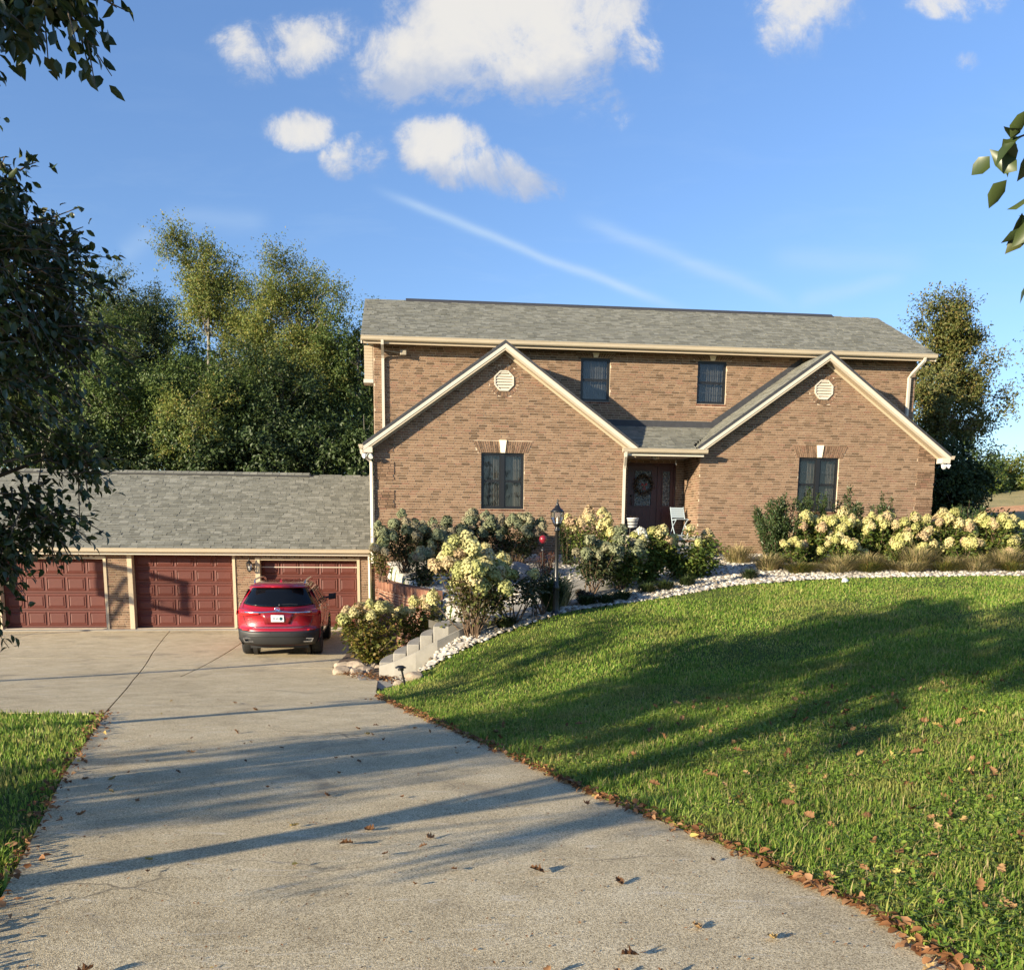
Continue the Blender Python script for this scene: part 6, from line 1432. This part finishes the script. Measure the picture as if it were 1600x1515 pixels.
shrub('laurel_shrub', 'upright evergreen shrub at the left end of the right bed', 6.95, 24.5, 1.5, .72, .6, 9500, .095, 'laurel', 61, spiky=.22, up=.6)
for i, (x, lab) in enumerate([(8.15,'evergreen shrub rising in front of the lower right window'),(9.15,'evergreen shrub just right of the lower right window'),(10.05,'evergreen shrub between hydrangeas and blank brick wall')]):
    shrub('laurel_shrub', lab, x, 25.4+.1*i, 1.75-.12*i, .45, .38, 3800, .095, 'laurel', 62+i, spiky=.2, up=.6)
shrub('holly_shrub', 'small dark evergreen shrub standing behind the lamp post', 1.40, 24.3, 1.45, .36, .35, 2000, .075, 'wood_dark', 66, spiky=.05, up=.4)
shrub('barberry_shrub', 'reddish-leaved low shrub left of the lamp post', .80, 22.9, .75, .42, .4, 1000, .05, 'redleaf', 67, up=.3)
shrub('viburnum_shrub', 'brownish leggy shrub at the right picture edge', 14.1, 24.0, 1.9, .75, .6, 2200, .10, 'bronze', 68, spiky=.2)
shrub('viburnum_shrub', 'green shrub behind the last hydrangeas beyond the house corner', 12.9, 26.2, 1.7, .8, .6, 2400, .12, 'laurel', 69, up=.3)
o = thing('garden_ornament', 'round red ornament on a stake among the shrubs left of the lamp post', 'garden ornament', (.72, 22.6, H1(.72, 22.6)))
b = MB(); b.lathe([(0,-.10),(.05,-.085),(.086,-.035),(.094,.018),(.075,.065),(.033,.095),(0,.10)], 0,0,.98, 16); b.build('ball', plain('red_glaze', (.20,.010,.02), .35, coat=.5), o)
b = MB(); b.tube([(0,0,0),(0,0,.80)], .014, 6); b.lathe([(.05,.70),(.06,.77),(.03,.76)], 0,0,0, 10); b.build('stake', M_black, o)
for i, (x, y) in enumerate([(1.48,20.15),(1.62,19.55)]):
    o = thing('dried_flower_clump', ['brown dried flower clump by the walkway, farther of two','brown dried flower clump by the walkway, nearer of two'][i], 'dried plant', (x, y, H1(x, y)), 0, 'dried clumps by the walkway')
    n = 260; P = rng.normal(size=(n,3))*.02+np.array([0,0,.16]); D = rng.normal(size=(n,3)); V, F = leaf_arr(P, D, .13, .035, None, False, .2, .1, i)
    link('dried_heads', mesh_np('dried_heads', V, F, [WREATH_MAT]), o); b = MB(); b.tube([(0,0,0),(0,0,.15)], .012, 5); b.build('stem', M_stem, o)
def clump(name, label, x, y, h, spread, n, lk, seed, w=.008, group=None, z=None, stiff=.5, cat='ornamental grass'):
    r = np.random.default_rng(seed); z = H1(x, y) if z is None else z; a = r.uniform(0,6.28,n); k = np.sqrt(r.random(n)); L = h*r.uniform(.55,1.1,n)
    b = np.stack([np.cos(a)*k*.34*spread, np.sin(a)*k*.34*spread, np.zeros(n)], 1); out = np.stack([np.cos(a), np.sin(a), np.zeros(n)], 1)*(k*spread)[:,None]*.7+r.normal(size=(n,3))*np.array([.24,.24,0])*h
    s_ = np.stack([-np.sin(a), np.cos(a), np.zeros(n)], 1)*w
    m_ = b+out*.45*(1-stiff*.4)+np.stack([0*L,0*L,L*.62],1); t = b+out*1.15+np.stack([0*L,0*L,L*(1-.45*k*(1-stiff))],1)
    V = np.stack([b-s_*.7, b+s_*.7, m_-s_, m_+s_, t], 1).reshape(-1,3); F = (np.arange(n)*5)[:,None,None]+np.array([[0,1,3],[0,3,2],[2,3,4]])
    o = link(name, mesh_np(name, V, F.reshape(-1,3), [LEAF[lk]]), None, (x, y, z)); return tag(o, label, cat, group)
for i, (x, y, h, lab) in enumerate([(5.95,24.55,.78,'tall tan grass tuft alone against the brick left of the evergreen'),(6.45,23.2,.55,'tan grass clump at the left front corner of the right bed'),(7.2,22.95,.50,'low greenish tan grass clump in front of the evergreen shrub'),(7.95,22.75,.55,'tan grass clump below the lower right window'),(8.7,22.85,.60,'tan grass clump right of the window line at the bed edge'),(9.35,22.75,.55,'tan grass clump at the middle of the right bed edge'),(10.1,22.8,.72,'tall tan grass clump before the fourth hydrangea'),(10.75,22.7,.60,'tan grass clump before the house corner'),(11.35,22.8,.68,'broad tan grass clump past the house corner'),(11.95,22.75,.66,'last tan grass clump at the right end of the bed')]):
    clump('ornamental_grass', lab, x+.12*math.sin(i*5), y+.12*math.cos(i*3), h*(.80+.25*math.sin(i*2.3)), .85+.2*math.sin(i*4.1), 560, 'tangrass', 80+i, .0055, 'tan grasses along the right bed', stiff=.1)
for i, (x, y, lab) in enumerate([(6.9,22.35,'low greenish grass clump at the bed edge before the evergreen shrub'),(7.7,22.15,'low greenish grass clump at the bed edge below the window'),(8.5,22.2,'low greenish grass clump at the bed edge right of the window'),(9.4,22.1,'low greenish grass clump in the middle of the bed edge'),(10.3,22.15,'low greenish grass clump at the bed edge before the blank wall'),(11.0,22.1,'low greenish grass clump at the bed edge by the house corner'),(11.9,22.1,'low greenish grass clump at the bed edge past the house corner')]):
    clump('ornamental_grass', lab, x, y, .34, .75, 420, 'tangrass' if i % 2 else 'hyd_yellow', 180+i, .0055, 'low grasses at the right bed edge', stiff=.1)
clump('ornamental_grass', 'green grass fountain with tan tips beside the lamp post', 1.0, 19.3, .85, .45, 260, 'tangrass', 95, .010, None, stiff=.3)
clump('ornamental_grass', 'leafy dark green tuft around the middle of the lamp post', .78, 18.5, .98, .40, 160, 'liriope', 96, .018, None, stiff=.2)
for i, (x, y, lab) in enumerate([(1.55,19.35,'dark lily turf clump nearest the lamp post at the lawn edge'),(1.95,19.5,'dark lily turf clump second from the lamp post'),(2.35,19.95,'dark lily turf clump below the green-white hydrangea'),(3.0,20.75,'dark lily turf clump in the middle of the lawn edge row'),(3.45,20.95,'dark lily turf clump just left of the bright leafy hydrangea'),(4.0,21.3,'dark lily turf clump under the bright leafy hydrangea'),(5.55,21.75,'dark low clump alone on white stones before the brick wall'),(-.15,17.75,'small dark tuft at the foot of the leggy shrubs'),(13.0,22.1,'small tuft on white stones at the right end')]):
    clump('lily_turf', lab, x, y, .30, .38, 300, 'liriope', 100+i, .008, 'lily turf along the lawn edge', stiff=.1, cat='plant')
# ------------------------------------------------------------------ lawn, weeds, fallen leaves
def lawn_right(x, y, d): return (d > .0) & ~((y > bed_near(x)) & (x > -2.1)) & (x < 4.2+.62*y) & (y < 23)
def lawn_left(x, y, d): return (x < interp(XL, y)-.0) & (y < 11.95+.05*np.sin(x*9)) & (x > -4.0-.66*y)
def blades(pts, hgt, wid, seed, lean=.6):
    n = len(pts); r = np.random.default_rng(seed); z = np.concatenate([H(pts[i:i+4000,0], pts[i:i+4000,1]) for i in range(0, n, 4000)])
    a = r.uniform(0,6.28,n); h = hgt*r.uniform(.5,1.25,n); ln = h*lean*r.random(n)**.8; b = np.stack([pts[:,0], pts[:,1], z-.012], 1)
    s_ = np.stack([-np.sin(a), np.cos(a), 0*a], 1)*(wid*r.uniform(.7,1.3,n))[:,None]; o_ = np.stack([np.cos(a)*ln, np.sin(a)*ln, 0*a], 1)
    up = np.stack([0*a, 0*a, h], 1)
    m_ = b+o_*.3+up*.6; t = b+o_*1.1+up*(1-.25*(ln/np.maximum(h,1e-4)))[:,None]
    V = np.stack([b-s_, b+s_, m_-s_*.8, m_+s_*.8, t], 1).reshape(-1,3); F = (np.arange(n)*5)[:,None,None]+np.array([[0,1,3],[0,3,2],[2,3,4]])
    return V, F.reshape(-1,3)
def samp(n, box, cond, fall):
    """density falls off with distance from the drive end where people stand"""
    return scatter_pts(n, box, cond, lambda x, y: np.clip(fall(np.hypot(x, y)), 0, 1))
patchy = lambda x, y: .5+.5*np.sin(x*1.7+np.sin(y*1.3)*1.5)*np.cos(y*1.45+np.sin(x*.9))
parts = []
p = samp(250000, (-1.5,12,1.6,13), lawn_right, lambda r: (4.0/np.maximum(r,3.2))**1.25); dist = np.hypot(p[:,0], p[:,1])
parts.append(blades(p, .050+.034*patchy(p[:,0],p[:,1])+.014*np.sin(p[:,0]*7)*np.sin(p[:,1]*6), .0022+.00030*dist, 1, .9))
p = samp(165000, (-2.3,18.5,9,22.5), lawn_right, lambda r: (10/np.maximum(r,9))**1.0); dist = np.hypot(p[:,0], p[:,1])
parts.append(blades(p, .050+.028*patchy(p[:,0],p[:,1]), .0024+.00034*dist, 2, .9))
p = samp(46000, (-12,-1.5,1.8,12.05), lawn_left, lambda r: (5/np.maximum(r,4.5))**.8); dist = np.hypot(p[:,0], p[:,1])
parts.append(blades(p, .060+.03*patchy(p[:,0],p[:,1]), .0028+.00040*dist, 3))
# longer tufts along the concrete edge and scattered in the lawn
r_ = np.random.default_rng(9); tuft = []
for i in range(430):
    if i < 120: y = r_.uniform(3.2,14.5); x = float(interp(XR, y))+r_.uniform(.03,.30)
    else: x = r_.uniform(-1,9); y = r_.uniform(3,20)
    k = r_.integers(14,34); tuft.append(np.c_[x+r_.normal(size=k)*.05, y+r_.normal(size=k)*.05])
tuft = np.concatenate(tuft); d = dW(tuft[:,0], tuft[:,1]); tuft = tuft[lawn_right(tuft[:,0], tuft[:,1], d)]
parts.append(blades(tuft, .13, .0045, 4, 1.0))
V, F = join(parts); tag(link('grass', mesh_np('grass', V, F, [LEAF['lawn']])), 'uneven green lawn grass on the bank beside the drive', 'grass', kind='stuff')
p = samp(9000, (-.5,8,2.4,12), lawn_right, lambda r: (4/np.maximum(r,3.4))**1.5); V, F = blades(p, .105, .0026, 14, 1.3)
tag(link('straw', mesh_np('straw', V, F, [LEAF['tangrass']])), 'dry straw-coloured stalks standing in the lawn', 'grass', kind='stuff')
# clover and dandelion leaves low in the near lawn
n = 44000; p = samp(n, (-.5,7.5,2.4,11), lawn_right, lambda r: (4/np.maximum(r,3.4))**1.6)
p = p[(patchy(p[:,0]*1.3+2, p[:,1]*1.2) > .42)]; n = len(p); z = np.concatenate([H(p[i:i+4000,0], p[i:i+4000,1]) for i in range(0, n, 4000)])
P3 = np.c_[p, z+rng.uniform(.02,.075,n)]; D = rng.normal(size=(n,3)); D[:,2] = np.abs(D[:,2])*.35
V, F = leaf_arr(P3, D, rng.uniform(.014,.050,n), rng.uniform(.012,.032,n), np.tile([0,0,1.5],(n,1)), False, .2, .05, 3)
tag(link('clover', mesh_np('clover', V, F, [LEAF['clover']])), 'bright clover and weeds growing through the near lawn', 'weeds', kind='stuff')
# fallen leaves ---------------------------------------------------------------------
def fleaf(seed, L=.075, W_=.06):
    r = random.Random(seed); n = 12; vs = [(0,0,0)]; 
    for i in range(n+1):
        k = i/n; w = W_*.5*math.sin(PI*k)**.6*(1-.25*k)*(1+.34*math.sin(i*2.1+seed)); x = L*(k-.5); cz = .012*math.cos(k*3+seed)+.25*(x**2)/L
        vs += [(x, w, cz+(.30+.35*(seed % 3))*w*(1+.5*math.sin(i*1.7))+.009*r.uniform(-1,1)),(x, 0, cz-.004),(x, -w, cz+(.34+.30*((seed+1) % 3))*w*(1+.5*math.cos(i*1.3))+.009*r.uniform(-1,1))]
    fs = []
    for i in range(n): b = 1+3*i; fs += [(b,b+1,b+4,b+3),(b+1,b+2,b+5,b+4)]
    vs += [(-L*.5,0,.006),(-L*.85,.006,.012),(-L*.85,.009,.010),(-L*.5,.004,.004)]; k = len(vs)-4; fs.append((k,k+1,k+2,k+3))
    me = bpy.data.meshes.new('fallen_leaf'); me.from_pydata(vs[0:], [], fs); me.materials.append(LEAF['fallen1']); me.polygons.foreach_set('use_smooth', [True]*len(fs)); return me
FL = [fleaf(s_, .07+.012*s_, .05+.008*(s_ % 3)) for s_ in range(5)]
r_ = random.Random(21)
def put_leaf(x, y, z, label, grp, s_=1.0, tilt=.35):
    o = link('fallen_leaf', FL[r_.randrange(5)], None, (x, y, z), (r_.gauss(0,tilt), r_.gauss(0,tilt), r_.uniform(0,6.28))); o.scale = (s_,)*3
    return tag(o, label, 'leaf', grp)
n = 0
while n < 80:
    y = 3.0+11*r_.random()**1.6; x = r_.uniform(float(interp(XL, y))+.1, float(interp(XR, y))-.05)
    if abs(x/y) > .6: continue
    put_leaf(x, y, float(zd(y))+.030, 'dry curled leaf lying loose on the concrete drive', 'fallen leaves on the drive', r_.uniform(.35,.85), .22); n += 1
n = 0
while n < 240:
    y = 3.2+8*r_.random()**1.7; x = r_.uniform(-.8, 7) if n < 70 else r_.uniform(1.6, 5.5)
    if not lawn_right(np.array([x]), np.array([y]), dW(np.array([x]), np.array([y])))[0] or x/y > .6 or (x+.35*y < 2.6): continue
    put_leaf(x, y, H1(x, y)+r_.uniform(.022,.060), 'brown fallen leaf caught in the lawn grass', 'fallen leaves in the lawn', r_.uniform(.5,1.05), .65); n += 1
P = []; 
for i in range(1500):
    y = 2.9+11.5*r_.random()**1.2; e_ = abs(r_.gauss(0,.075)); x = float(interp(XR, y))-.02+e_*r_.choice((-.6,1))*(.35+.65*(math.sin(y*2.3)>-.2)); P.append((x, y, max(H1(x, y), float(zd(y))+.012)+r_.uniform(.008,.05)))
for i in range(420):
    y = 2.9+9.2*r_.random()**1.2; x = float(interp(XL, y))+abs(r_.gauss(0,.07))*r_.choice((-1,1)); P.append((x, y, float(zd(y))+.014+r_.uniform(.005,.045)))
for i in range(260): k = r_.random(); P.append((-3.1+1.1*k+r_.gauss(0,.15), 17.5-.8*k+r_.gauss(0,.15), -1.10+r_.uniform(0,.04)))
P = np.array(P); n = len(P); D = rng.normal(size=(n,3)); D[:,2] *= .35
V, F = leaf_arr(P, D, rng.uniform(.028,.075,n), rng.uniform(.02,.05,n), np.tile([0,0,1.0],(n,1)), True, .35, .15, 8)
n2_ = 1500; y2 = 3.0+20*rng.random(n2_)**1.5; x2 = interp(XL, y2)+rng.random(n2_)*(interp(XR, y2)-interp(XL, y2)); D2 = rng.normal(size=(n2_,3)); D2[:,2] *= .1
V2, F2 = leaf_arr(np.c_[x2, y2, zd(y2)+.018], D2, rng.uniform(.008,.026,n2_), rng.uniform(.006,.016,n2_), np.tile([0,0,3.0],(n2_,1)), False, .3, .1, 18)
tag(link('leaf_crumbs', mesh_np('leaf_crumbs', V2, F2, [LEAF['fallen']])), 'crumbled bits of dry leaf scattered over the concrete', 'leaf litter', kind='stuff')
tag(link('leaf_litter', mesh_np('leaf_litter', V, F, [LEAF['fallen']])), 'brown leaf litter gathered along the edges of the drive', 'leaf litter', kind='stuff')
